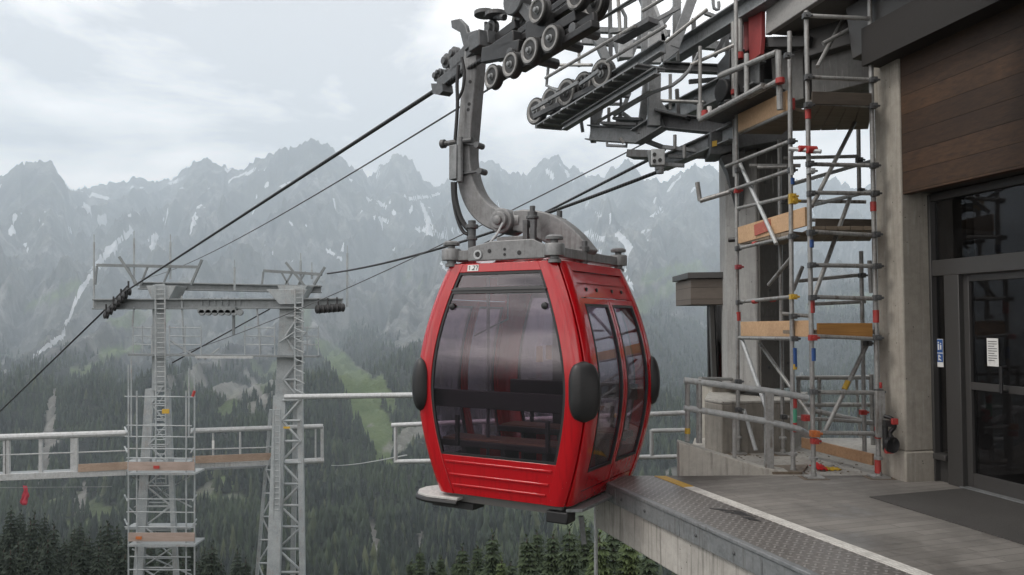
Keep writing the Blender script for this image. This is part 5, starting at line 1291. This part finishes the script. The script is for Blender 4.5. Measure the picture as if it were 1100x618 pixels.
m = MB(); m.prism([ro(-.06, -.02, zr-.02), ro(-.06, .0, zr+1.5), ro(-.5, .05, zr+1.5), ro(-.16, -.13, zr-.30), ro(-.04, -.05, zr-.22)], BWv*.06)
m.prism([at(799, 8, 9.9), at(811, 4, 9.85), at(818, 47, 9.7), at(800, 56, 9.9)], V((.05, .25, 0))); m.build('red_end_panel', REDP, rf, 30, .006)
m = MB(); m.bar(at(818, 45, 9.75), at(822, 50, 9.6), .2, .06); m.bar(at(818, 47, 9.72), at(872, 46, 9.3), .16, .12); m.build('dark_edge', BLACK, rf)
for (x0, y0, d0, x1, y1, d1, h_, w_, mt) in ((838, 92, 10.0, 1010, 45, 8.6, .62, .4, CONC_D), (868, 44, 9.5, 1040, -10, 8.2, .5, .3, FRAME), (930, 40, 8.6, 1120, -70, 6.8, .6, .5, FRAME)):
    m = MB(); m.bar(at(x0, y0, d0), at(x1, y1, d1), w_, h_); m.build('roof_beam', mt, rf, 30, .012)
m = MB(); m.box(at(1000, 20, 9.6), V((1.6,0,0)), V((0,.12,0)), UP*1.0); m.build('back_wall', INTERIOR, rf)
m = MB(); m.prism([V((1.9, 6.4, 4.30)), V((4.6, 6.5, 4.30)), V((9, -9, 4.30)), V((1.8, -9, 4.30))], UP*.25); m.build('unseen_shade_canopy', FRAME, rf, 30)  # added slab above the view, there to shade the wall, door and floor
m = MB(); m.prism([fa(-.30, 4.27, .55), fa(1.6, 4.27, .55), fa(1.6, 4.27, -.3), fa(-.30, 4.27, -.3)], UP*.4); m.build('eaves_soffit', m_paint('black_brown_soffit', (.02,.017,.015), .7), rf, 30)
m = MB(); m.prism([V((2.2, -9, -.2)), V((9, -9, -.2)), V((9, -9, 4.6)), V((2.2, -9, 4.6))], V((0, -.3, 0))); m.build('unseen_shade_wall', CONC, rf, 30)  # added behind the camera to cut sky light on the facade
# ================================================================ station steelwork
sw = thing('station_steelwork', at(720, 140, 10.5), 'grey galvanised steel frame carrying the rope wheels beyond the column', 'steel frame')
def piece(nm, mt, fn, bev=.004, par=None):
    m = MB(); fn(m); return m.build(nm, mt, par or sw, 30, bev)
SU = DU
def along(px, py, D, s): p = at(px, py, D); return p, p+SU*s
# main boom A and lower boom B
pA, qA = along(806, 7, 9.7, 2.15); piece('main_boom', STEEL, lambda m: (m.ibeam(pA-SU*3, qA, .24, .20, .022)))
pB = at(786, 92, 10.3); piece('main_boom', STEEL, lambda m: m.ibeam(pB-SU*.6, pB+SU*1.75, .30, .20, .022))
pF = at(768, 150, 10.2); piece('main_boom', STEEL, lambda m: m.ibeam(pF-SU*.4, at(712, 176, 10.2+.9), .20, .16, .02))
piece('cross_beam', STEEL, lambda m: m.ibeam(at(634, 143, 11.6), at(688, 146, 10.9), .22, .2, .02)); piece('end_plate', STEEL, lambda m: m.prism([at(634, 118, 11.6), at(648, 114, 11.6), at(640, 152, 11.6), at(634, 152, 11.6)], V((.02, .12, 0))))
piece('cross_beam', STEEL, lambda m: m.ibeam(at(683, 148, 10.9), at(712, 130, 10.6), .22, .18, .02))
piece('cross_beam', STEEL_D, lambda m: m.ibeam(at(706, 130, 10.7), at(790, 138, 10.2), .20, .2, .02)); piece('cross_beam', STEEL_D, lambda m: m.ibeam(at(712, 72, 11.2), at(800, 76, 10.9), .12, .14, .02))
piece('cross_beam', STEEL, lambda m: m.bar(at(628, 32, 12.2), at(720, 36, 12), .1, .08)); piece('cross_beam', STEEL, lambda m: m.bar(at(625, 44, 12.2), at(725, 50, 12), .1, .11)); piece('cross_beam', STEEL_D, lambda m: m.bar(at(765, 37, 11.5), at(806, 40, 11.4), .1, .09)); piece('cross_beam', STEEL, lambda m: m.bar(at(752, 48, 11.5), at(806, 53, 11.4), .1, .12))
# frame legs
for (x0, y0, x1, y1, d_, w_, mt) in ((712, 50, 690, -6, 10.9, .13, STEEL), (724, 52, 746, -8, 10.8, .13, STEEL), (727, -10, 727, 36, 11.2, .10, STEEL), (697, 4, 712, 42, 11.2, .15, STEEL_L), (697, 45, 702, -10, 11.3, .08, STEEL), (692, -6, 692, 60, 10.5, .07, STEEL),
        (697, 72, 688, 145, 10.9, .10, STEEL), (703, 80, 702, 136, 10.6, .16, STEEL), (706, 38, 708, 66, 10.9, .2, STEEL_L), (666, 46, 670, 64, 11.2, .17, STEEL), (768, 60, 780, 36, 11, .06, STEEL_D), (640, 40, 652, 66, 12, .12, STEEL)):
    piece('frame_leg', mt, lambda m: m.bar(at(x0, y0, d_), at(x1, y1, d_), w_, .12, up=V((0,1,0))))
for (x0, y0, x1, y1, d_, w_, mt) in ((655, 34, 700, 30, 11.6, .06, STEEL), (655, -4, 656, 62, 11.9, .06, STEEL_D), (676, 66, 700, 8, 11.4, .06, STEEL), (730, 2, 700, 40, 11.5, .07, STEEL), (745, 20, 746, 66, 11.7, .06, STEEL_D), (690, 30, 730, 8, 10.6, .05, STEEL), (676, 100, 660, 140, 11.5, .06, STEEL), (664, 118, 690, 138, 11.6, .05, STEEL), (727, 96, 729, 130, 11.2, .05, STEEL_D), (745, 108, 775, 120, 10.9, .08, STEEL_D), (700, 100, 716, 122, 10.9, .06, STEEL), (640, 112, 676, 112, 11.9, .04, STEEL), (690, 150, 716, 160, 10.9, .06, STEEL_D), (780, 20, 782, 80, 11.2, .05, STEEL_D), (757, 14, 800, 30, 11.3, .05, STEEL), (740, 88, 790, 84, 11.4, .06, STEEL_D)):
    piece('frame_brace', mt, lambda m: m.bar(at(x0, y0, d_), at(x1, y1, d_), w_, .06, up=V((0,1,0))))
piece('gusset_plate', STEEL, lambda m: (m.prism([at(707, 104, 10.55), at(712, 116, 10.55), at(708, 128, 10.55), at(700, 132, 10.55)], V((0, .04, 0)))))
piece('node_plate', STEEL, lambda m: m.prism([at(716, 44, 10.75), at(728, 36, 10.75), at(730, 54, 10.75), at(712, 68, 10.75)], V((0, .05, 0))))
piece('control_box', STEEL_L, lambda m: (m.box(at(672, 52, 10.9), V((.10,0,0)), V((0,.06,0)), UP*.15), m.box(at(703, 52, 10.82), V((.09,0,0)), V((0,.047,0)), UP*.22)), .01)
# catwalk with the lower sheave set
GD0 = at(712, 62, 9.6); GD1 = at(574, 134, 12.9)
piece('walkway_grating', STEEL, lambda m: (m.bar(at(700, 71, 9.9), at(588, 137, 12.3), .44, .025), [m.bar(at(700, 73, 9.9).lerp(at(588, 139, 12.3), q_)-DW*.22, at(700, 73, 9.9).lerp(at(588, 139, 12.3), q_)+DW*.22, .03, .035) for q_ in np.linspace(.02, .98, 12)]))
piece('walkway_beam', STEEL, lambda m: (m.channel(at(712, 50, 9.7), at(640, 96, 11.2), .16, .10, .02),))
piece('walkway_beam', STEEL, lambda m: (m.ibeam(at(706, 76, 9.7), at(606, 137, 11.8), .10, .10, .018)))
piece('walkway_beam', STEEL_D, lambda m: (m.bar(at(682, 78, 10.2), at(576, 136, 12.4), .05, .07)))
piece('hanger_plate', STEEL, lambda m: (m.prism([at(640, 44, 11.5), at(648, 42, 11.5), at(656, 62, 11.5), at(648, 66, 11.5)], V((0,.06,0))), m.bar(at(624, 128, 11.9), at(626, 142, 11.9), .05, .05, up=V((0,1,0)))))
ls = thing('lower_sheave_set', at(612, 100, 11.6), 'five rope wheels on the end of the steel walkway right of the hanger', 'pulley set')
LX = V((.80, .60, 0)).normalized()
for (px, py, r_, d_) in ((577, 120, .215, 12.3), (593, 109, .215, 12.0), (610, 100, .21, 11.6), (628, 92, .20, 11.5), (648, 80, .215, 10.9)):
    sheave(ls, at(px, py, d_), LX, r_, .09)
m = MB()
for (xa, ya, da, xb, yb, db) in ((576, 119, 12.1, 594, 109, 11.8), (610, 99, 11.4, 626, 90, 11.1), (628, 92, 11.3, 648, 78, 10.7), (584, 114, 12.0, 618, 95, 11.4)):
    m.bar(at(xa, ya, da)-LX*.09, at(xb, yb, db)-LX*.09, .035, .055)
m.build('rocker_arm', STEEL, ls, 30, .006)
m = MB(); m.bar(at(575, 126, 12.3), at(652, 88, 10.9), .10, .08); m.build('carrier_beam', STEEL_D, ls, 30, .006)
m = MB()
for i in range(7):
    q_ = i/6; c_ = at(624, 88, 11.3).lerp(at(650, 72, 10.8), q_); m.box(c_, DW*.06, DU*.03, UP*.02)
m.bar(at(622, 90, 11.3), at(652, 70, 10.8), .03, .05); m.build('drive_belt', BLACK, ls)
# handrails of the steelwork
HR = [[(590, 60, 11.8), (594, 50, 11.7), (720, -22, 9.2)], [(590, 62, 11.8), (587, 92, 11.9), (600, 98, 11.6)], [(588, 70, 11.8), (636, 70, 11.2)], [(586, 84, 11.8), (682, 28, 9.9)], [(652, 66, 10.7), (715, 28, 9.4)], [(690, 12, 10), (717, -4, 9.7)], [(660, 124, 11), (700, 100, 10.2), (722, 92, 9.9), (740, 76, 9.9), (752, 55, 9.9)], [(640, 132, 11.4), (700, 98, 10.2)], [(742, 70, 9.9), (790, 48, 9.7)], [(667, 126, 11), (667, 104, 11), (676, 104, 11)],
      [(664, 0, 10.2), (666, 34, 10.2)], [(668, 10, 10.2), (672, 18, 10.2), (672, 40, 10.2)], [(670, 154, 10.8), (666, 148, 10.8)], [(752, 50, 9.8), (752, 130, 9.8)], [(720, 80, 10.9), (720, 118, 10.9)], [(654, 116, 11.4), (654, 148, 11.4)], [(728, 66, 11), (728, 50, 11)], [(766, 0, 11), (767, 9, 11), (772, 10, 11), (772, 2, 11)], [(622, 40, 11.9), (622, 72, 11.9)], [(700, 108, 11), (756, 110, 10.6)], [(735, 156, 10.4), (735, 170, 10.4)], [(640, 112, 11.6), (640, 104, 11.6), (654, 104, 11.6)], [(725, 145, 10.5), (725, 160, 10.5)], [(694, 62, 10.4), (760, 10, 9.9)]]
for l_ in HR: piece('hand_rail', STEEL if len(l_) > 2 else STEEL_P, lambda m: m.tube(smooth_path([at(*c_) for c_ in l_], 2) if len(l_) > 3 else [at(*c_) for c_ in l_], .024, 8), 0)
piece('step_plate', STEEL_D, lambda m: (m.bar(at(650, 134, 11.2), at(688, 136, 10.9), .3, .04), m.bar(at(664, 129, 11.2), at(694, 130, 10.9), .3, .04), m.bar(at(664, 44, 10.3), at(702, 22, 9.8), .18, .07), m.bar(at(677, 166, 10.8), at(704, 167, 10.6), .25, .10), m.bar(at(740, 128, 10.4), at(706, 120, 10.6), .3, .03)))
piece('lower_frame', STEEL, lambda m: (m.bar(at(652, 156, 11.2), at(672, 157, 11), .04, .03), m.tube([at(652, 152, 11.2), at(652, 157, 11.2), at(673, 158, 11.1), at(673, 153, 11.1)], .02, 6), m.bar(at(712, 158, 10.6), at(764, 164, 10.4), .06, .05), m.bar(at(712, 177, 10.6), at(735, 178, 10.5), .06, .05), m.bar(at(718, 168, 10.7), at(775, 169, 10.4), .05, .05)))
sb = thing('sensor_box', at(706, 186, 10.6), 'pale grey sensor box under the steel frame that the ropes run to', 'sensor box')
m = MB(); m.box(at(706, 170, 10.5), V((.09,0,0)), V((0,.08,0)), UP*.11); m.build('housing', STEEL_L, sb, 30, .012)
m = MB(); m.bar(at(697, 162, 10.5), at(700, 178, 10.5), .05, .08, up=V((0,1,0))); m.bar(at(704, 180, 10.5), at(712, 180, 10.5), .1, .07); m.cyl(at(709, 184, 10.5), UP, .05, .07, 12); m.build('sensor_head', STEEL, sb, 30, .008)
m = MB()
for (px, py) in ((703, 166), (709, 172), (703, 173)): m.cyl(at(px, py, 10.41), V((0,1,0)), .025, .02, 12)
m.build('screw_cap', BLACK, sb)
# bracket head on the column
piece('column_head', STEEL_D, lambda m: (m.prism([at(763, 142, 10.0), at(790, 130, 9.9), at(840, 112, 9.9), at(850, 100, 9.9), at(850, 150, 9.9), at(800, 158, 9.95), at(774, 166, 10), at(763, 166, 10)], V((.05, .5, 0))), m.prism([at(774, 168, 10.05), at(800, 160, 10.05), at(798, 240, 10.4), at(790, 225, 10.4), at(782, 185, 10.2)], V((.05, .3, 0)))), .012)
piece('yellow_plate', YELC, lambda m: m.prism([at(765, 152, 9.98), at(770, 151, 9.97), at(770, 157, 9.97), at(765, 158, 9.98)], V((0, -.006, 0))), 0)
piece('drive_unit', BLACK, lambda m: (m.box(at(795, 84, 10.2), V((.22,0,0)), V((0,.3,0)), UP*.28), m.box(at(832, 70, 10.4), V((.3,0,0)), V((0,.2,0)), UP*.25), m.cyl(at(781, 98, 10), DW, .15, .2, 20), m.tube([at(792, 92, 9.8), at(788, 108, 9.8), at(778, 110, 9.8)], .03, 8)), .02)
# hanging access platform under the roof nose
hp_ = thing('access_platform', at(790, 125, 9.2), 'grey grated access platform with a handrail under the red roof panel', 'platform')
P0, P1 = at(753, 128, 9.7), at(818, 92, 8.6)
m = MB(); m.prism([P0, P1, P1+V((.35,.25,0)), P0+V((.35,.25,0))], UP*.03); m.build('grating', STEEL_D, hp_)
for nm, l_, r_ in (('edge_rail', [(752, 129, 9.7), (820, 92.5, 8.6)], .035), ('hand_rail', [(773, 82, 9.5), (835, 56, 8.5)], .032), ('hand_rail', [(775, 80, 9.7), (800, 70, 9.2)], .03), ('knee_rail', [(804, 104, 8.9), (838, 86, 8.4)], .03), ('rail_post', [(752, 112, 9.7), (752, 128, 9.7)], .04), ('rail_post', [(802, 58, 9.0), (802, 104, 9.0)], .03), ('rail_post', [(836, 55, 8.5), (838, 118, 8.5)], .035), ('stay', [(788, 24, 9.8), (790, 190, 9.8)], .035), ('stay', [(795, 20, 9.8), (795, 56, 9.8)], .035)):
    m = MB(); m.tube([at(*c_) for c_ in l_], r_, 10); m.build(nm, STEEL_P, hp_)
m = MB(); m.cyl(at(757, 122, 9.65), UP, .04, .07, 12); m.cyl(at(795, 60, 9.78), UP, .045, .08, 12); m.cyl(at(789, 99, 9.75), UP, .045, .06, 12); m.cyl(at(838, 87, 8.42), UP, .05, .06, 12); m.build('red_clamp', REDC, hp_)
m = MB(); m.cyl(at(762, 119, 9.7), UP, .03, .1, 12); m.build('white_cap', WHITE, hp_)
# ================================================================ scaffold by the pillar
sf = thing('scaffold', V((3.4, 8.8, 0)), 'tall tube scaffold with timber lifts between the column and the concrete pillar', 'scaffold')
def up_(px0, y0, px1, y1, D, nm='upright', r=.0245, mt=None):
    m = MB(); a_, b_ = at(px1, y1, D), at(px0, y0, D); m.tube([a_, b_], r, 12); return m.build(nm, mt or STEEL_P, sf), a_, b_
UPS = {}
for key, (x0, y0, x1, y1, D) in {'A': (790, -60, 793, 486, 9.6), 'B': (848, 34, 852, 505, 8.42), 'C': (866, 12, 874, 512, 8.14), 'D': (934, -10, 944, 509, 8.16), 'E': (837, 150, 841, 480, 9.55), 'F': (921, 66, 923, 205, 9.4), 'F2': (925, 270, 929, 492, 9.3), 'G': (934, 280, 936, 315, 8.7)}.items():
    UPS[key] = up_(x0, y0, x1, y1, D)
    if key in 'ABCDE':
        a_ = UPS[key][1]; m = MB(); m.box(V((a_.x, a_.y, .014)), V((.085,0,0)), V((0,.085,0)), UP*.008); m.lathe(V((a_.x, a_.y, .02)), UP, [(.03, 0), (.03, .04), (.018, .045), (.018, .16), (.045, .165), (.045, .19), (.03, .20)], 12); m.build('base_jack', STEEL_P, sf)
        m = MB(); m.box(V((a_.x, a_.y, .003)), V((.13,0,0)), V((0,.10,0)), UP*.003); m.build('sole_plate', WOODD, sf)
def lg_(x0, y0, d0, x1, y1, d1, nm='ledger', r=.022, mt=None):
    m = MB(); m.tube([at(x0, y0, d0), at(x1, y1, d1)], r, 12); return m.build(nm, mt or STEEL_P, sf)
DA, DBq, DC, DD2 = 9.58, 8.42, 8.12, 8.14
LED = [ # left (depth) side
 (780, 179, 9.7, 848, 152, DBq), (784, 205, 9.7, 848, 183, DBq), (793, 224, DA, 848, 211, DBq), (793, 267, DA, 850, 254, DBq), (794, 324.5, DA, 850, 319, DBq), (794, 363, DA, 851, 364, DBq), (795, 143, DA, 850, 119, DBq),
 # front side
 (870, 83, DC, 937, 86, DD2), (868, 17, DC, 934, 20, DD2), (868, 110, DC, 938, 114, DD2), (872, 176.5, DC, 938, 178, DD2), (868, 207, DC, 940, 208, DD2), (872, 249, DC, 942, 253, DD2), (873, 285, DC, 942, 286, DD2), (873, 319, DC, 942, 321, DD2), (873, 361, DC, 942, 364, DD2), (875, 421.5, DC, 945, 422, DD2), (878, 465, DC, 944, 466, DD2),
 # back side and cross tubes
 (850, 198, 8.5, 940, 172, 9.4), (874, 220, 8.3, 938, 205, 9.3), (858, 302, 9.4, 928, 295, 9.3), (868, 327, 9.4, 930, 324, 9.3), (842, 170, 9.5, 922, 168, 9.4), (842, 216, 9.5, 930, 217, 9.4), (805, 178, 9.5, 860, 178, 9.3), (858, 236, 9.5, 926, 238, 9.4), (840, 337, 9.0, 874, 340, 8.9), (840, 448, 9.5, 938, 454, 9.3)]
for l_ in LED: lg_(*l_)
for nm, l_ in (('diagonal_brace', (795, 176, DA, 834, 262, DBq+.2)), ('diagonal_brace', (796, 362, DA, 830, 458, DBq+.3)), ('diagonal_brace', (920, 128, 9.0, 872, 222, 8.2)), ('diagonal_brace', (913, 213, 8.9, 874, 320, 8.2)), ('diagonal_brace', (932, 369, 8.5, 886, 464, 8.3)), ('diagonal_brace', (816, 369, 9.5, 872, 448, 8.6)), ('diagonal_brace', (906, 20, 9.0, 878, 72, 8.4)), ('diagonal_brace', (884, 47, 8.5, 930, 22, 8.6)), ('diagonal_brace', (826, 306, 9.3, 850, 277, 8.5)), ('diagonal_brace', (799, 440, 9.6, 812, 484, 9.4)), ('diagonal_brace', (862, 287, 9.3, 852, 312, 9.2))):
    lg_(*l_, nm=nm, r=.023, mt=STEEL_L if l_[0] < 800 and l_[0] > 790 else STEEL_P)
lg_(752, 216, 9.9, 785, 206, 9.7, 'stub_tube', .03); lg_(752, 216, 9.9, 749, 196, 9.9, 'stub_tube', .03)
lg_(783, 258, 9.7, 797, 257, 9.6, 'stub_tube', .03, BLACK); lg_(814, 180, 9.4, 846, 179, 9.2, 'jack_screw', .02)
# decks
WOODK = m_wood('grey_platform_timber', (.27,.215,.155), (.16,.125,.09), 0)
def deck(corners, z, nm='deck', th=.04, mt=None, nb=5):
    m = MB(); a, b_, c_, d_ = [V((p.x, p.y, z)) for p in corners]
    for i in range(nb):
        q0, q1 = (i+.02)/nb, (i+.98)/nb; m.prism([a.lerp(b_, q0), a.lerp(b_, q1), d_.lerp(c_, q1), d_.lerp(c_, q0)], UP*th)
    return m.build(nm, mt or WOODK, sf, 30, .003)
def XY(px, D): p = at(px, 300, D); return V((p.x, p.y, 0))
lv = [(at(850, 120, 8.42).z, at(873, 113, 8.14).z), (at(850, 255, 8.42).z, at(873, 250, 8.14).z), (at(850, 362, 8.42).z, at(873, 362, 8.14).z)]
for i, (zl, zr_) in enumerate(lv):
    deck((XY(795, 9.55), XY(851, 8.44), XY(868, 8.6), XY(842, 9.6)), zl+.03)
    deck((XY(874, 8.16), XY(942, 8.17), XY(936, 9.3), XY(850, 9.4)), zr_+.03)
PLY = m_wood('ply_board', (.60,.40,.24), (.46,.29,.16), 0); PLYR = m_wood('rusty_dark_board', (.40,.20,.05), (.26,.12,.03), 0); DKB = m_wood('dark_board', (.09,.072,.055), (.055,.043,.033), 0)
def toe(x0, y0, d0, x1, y1, d1, h, mt, nm='toe_board'):
    m = MB(); a_, b_ = at(x0, y0, d0), at(x1, y1, d1); m.bar(a_+UP*h/2, b_+UP*h/2, .03, h); return m.build(nm, mt, sf, 30, .003)
toe(794, 142, 9.56, 849, 118, 8.43, .22, PLY); toe(794, 262, 9.56, 866, 243, 8.2, .20, PLY); toe(797, 361, 9.5, 871, 362, 8.17, .17, PLY)
toe(878, 364, 8.13, 937, 364, 8.14, .16, PLYR); toe(872, 112, 8.1, 936, 114, 8.12, .13, DKB); toe(876, 244, 9.2, 936, 245, 9.1, .10, DKB)
toe(862, 481, 9.4, 938, 500, 8.3, .12, m_wood('brown_plank', (.42,.26,.15), (.28,.165,.09), 0), 'kick_board')
m = MB(); a_, b_ = at(812, 258, 9.17), at(829, 252, 8.85)
m.bar(a_+UP*.11+V((-.02,-.02,0)), b_+UP*.11+V((-.02,-.02,0)), .012, .13); m.build('red_stencil', m_paint('faded_stencil', (.45,.12,.09), .7, .6, dirt=.7, dcol=(.5,.33,.2)), sf)
# coloured tube markers and couplers
def band(px, py, D, mt, h=.10, r=.031, nm='tube_marker', ax=UP):
    m = MB(); m.cyl(at(px, py, D), ax, r, h, 12); m.build(nm, mt, sf)
for a_ in ((850.5, 195, 8.42, BLUEC, .07), (853, 384, 8.42, BLUEC, .2), (853, 394, 8.42, YELC, .06), (853, 430, 8.42, REDC, .16), (853, 447, 8.42, GRNC, .14), (853, 459, 8.42, REDC, .10), (868, 123, 8.14, REDC, .10), (871, 262, 8.14, BLUEC, .08), (872, 327, 8.14, REDC, .18), (873, 381, 8.14, BLUEC, .13), (938, 222, 8.16, REDC, .10), (941, 340, 8.16, REDC, .13), (943, 465, 8.16, REDC, .12), (943, 500, 8.16, REDC, .16), (793, 340, 9.6, REDC, .11), (851, 112, 8.45, REDC, .12)): band(*a_)
for (px, py, D) in ((811, 324, 9.2), (830, 322, 8.9), (811, 262, 9.2)): band(px, py, D, REDC, .07, .028, ax=(at(850, 319, 8.42)-at(793, 325, 9.58)).normalized())
band(909, 414, 8.4, YELC, .1, .028, ax=(at(932, 369, 8.5)-at(886, 464, 8.3)).normalized())
def coupler(px, py, D, mt=None, sz=.038):
    m = MB(); c_ = at(px, py, D); m.box(c_, V((sz*.9,0,0)), V((0,sz*.9,0)), UP*sz*.7); m.cyl(c_+V((sz*1.0,-sz*.3,0)), V((1,0,0)), sz*.32, sz*1.4, 8); m.cyl(c_+V((0,-sz,0)), V((0,1,0)), sz*.38, sz*.8, 8); m.cyl(c_+UP*sz*.5, UP, sz*.75, sz*.5, 10)
    m.build('coupler', mt or STEEL_D, sf, 30, .006)
for c_ in ((793, 183, 9.55), (792, 205, 9.55, REDC), (793, 267, 9.55), (793, 287, 9.55, m_paint('dull_red_clamp', (.30,.05,.06), .5)), (794, 325, 9.55), (850, 152, 8.4), (850, 183, 8.4), (851, 211, 8.4, YELC), (852, 216, 8.4, YELC, .045), (851, 254, 8.4), (852, 319, 8.4, YELC), (852, 340, 8.4), (853, 364, 8.4), (868, 113, 8.1), (870, 176, 8.1), (871, 184, 8.1, STEEL_L), (871, 208, 8.1), (871, 250, 8.1), (872, 285, 8.1), (873, 320, 8.1), (873, 363, 8.1, REDC, .04), (874, 421, 8.1), (875, 466, 8.1, ORANGE, .045), (875, 474, 8.1, REDC), (938, 86, 8.1), (938, 114, 8.1), (939, 178, 8.1), (940, 208, 8.1), (941, 252, 8.1), (942, 286, 8.1), (942, 320, 8.1), (942, 363, 8.1), (944, 421, 8.1), (944, 466, 8.1), (868, 83, 8.1), (866, 17, 8.1), (846, 60, 8.3), (922, 80, 9.3), (920, 128, 9.0), (923, 172, 9.3), (926, 296, 9.2), (932, 369, 8.4), (927, 443, 9.2, REDC), (866, 449, 8.4, REDC, .045), (842, 216, 9.5), (842, 448, 9.5), (793, 410, 9.5), (793, 440, 9.5), (925, 205, 9.3)): coupler(*c_)
m = MB(); m.tube(smooth_path([at(866, 160, 8.1), at(852, 161, 8.2), at(850, 172, 8.3), at(851, 188, 8.35)], 3), .02, 8); m.tube([at(848, 160, 8.2), at(882, 163, 8.0)], .022, 8); m.build('pipe_hook', STEEL_L, sf)
m = MB(); m.cyl(at(872, 161, 8.06), V((1,.1,0)), .04, .1, 12); m.cyl(at(862, 160, 8.12), V((1,.1,0)), .035, .08, 12); m.build('red_sleeve', REDC, sf)
# inner handrail of the pad, beyond the scaffold
ir = thing('pad_railing', at(900, 470, 10.4), 'grey double rail behind the scaffold at the back of the pad', 'railing')
for nm, l_, r_ in (('top_rail', (855, 406, 10.6, 938, 405.5, 10.3), .03), ('mid_rail', (850, 435, 10.6, 938, 435, 10.3), .03), ('lower_rail', (868, 440, 9.6, 938, 455, 9.3), .03), ('rail_post', (880, 406, 10.5, 881, 470, 10.5), .025), ('rail_post', (936, 402, 10.3, 938, 480, 10.3), .03), ('rail_post', (920, 408, 10.4, 924, 470, 10.4), .018), ('rail_post', (858, 405, 10.6, 858, 480, 10.6), .03)):
    m = MB(); m.tube([at(*l_[:3]), at(*l_[3:])], r_, 10); m.build(nm, STEEL_P, ir)
# short gate post with the lock tangle at the pillar
gp_ = thing('gate_post', V((4.0, 8.15, 0)), 'short steel post with clamps and a chain tangle against the concrete pillar', 'post')
m = MB(); m.bar(at(945, 420, 8.06), at(946, 470, 8.06), .09, .05, up=V((0,1,0))); m.build('post', STEEL_P, gp_, 30, .006)
m = MB(); rr2 = random.Random(3)
m.tube(smooth_path([at(950, 447, 8.0), at(958, 450, 7.95), at(961, 458, 7.95), at(956, 466, 7.98), at(960, 474, 7.95), at(956, 482, 8.0), at(950, 484, 8.0)], 4), .022, 8)
m.lathe(at(958, 478, 7.94), V((.3,-1,0)), [(.05, -.01), (.08, -.02), (.08, .02), (.05, .01)], 18); m.box(at(955, 455, 7.97), V((.05,0,0)), V((0,.03,0)), UP*.03); m.cyl(at(951, 470, 8.0), UP, .028, .24, 10); m.build('chain_tangle', BLACK, gp_, 40, .004)
m = MB(); m.box(at(961, 453, 7.92), V((.03,0,0)), V((0,.02,0)), UP*.03); m.box(at(955, 484, 7.96), V((.04,0,0)), V((0,.02,0)), UP*.03); m.box(at(946, 414, 8.0), V((.012,0,0)), V((0,.012,0)), UP*.03); m.build('red_clip', REDC, gp_, 30, .006)
# rag and small debris on the pad
m = MB(); c_ = fl(882, 503.5, .01); n_ = 14
for i in range(n_+1):
    for j in range(6):
        u, v_ = i/n_-.3, j/5-.5; m.v.append((c_.x+u*.28, c_.y+v_*.26*(1-.5*i/n_), .012+max(0, .075*(1-abs(i/n_-.15)*2.2))*(1-abs(v_)*1.6)+.01*math.sin(i*2+j*3)))
fs_ = [(i*6+j, (i+1)*6+j, (i+1)*6+j+1, i*6+j+1) for i in range(n_) for j in range(5)]; m.f += fs_; m.m += [1 if (f[0]//6) > 5 else 0 for f in fs_]
o = m.build('rag', [m_paint('red_cloth', (.6,.02,.02), .8), m_paint('yellow_cloth', (.65,.42,.03), .8)], None, 60, fix=False); tag(o, 'red and yellow rag lying on the pad under the scaffold', 'rag'); sm_ = o.modifiers.new('thick', 'SOLIDIFY'); sm_.thickness = .008
m = MB(); rr2 = random.Random(9)
for i in range(90):
    x_, y_ = rr2.uniform(2.3, 4.3), rr2.uniform(8.35, 9.7); s_ = rr2.uniform(.003, .010); a_ = rr2.uniform(0, 3.1)
    m.box(V((x_, y_, .004+s_*.3)), V((math.cos(a_), math.sin(a_), 0))*s_*1.6, V((-math.sin(a_), math.cos(a_), 0))*s_*.7, UP*s_*.4)
tag(m.build('debris', WOODD), 'scattered chips and grit on the concrete pad', 'debris', kind='stuff')
m = MB(); m.tube([at(806, 480, 9.3), at(830, 478, 9.6)], .02, 8);
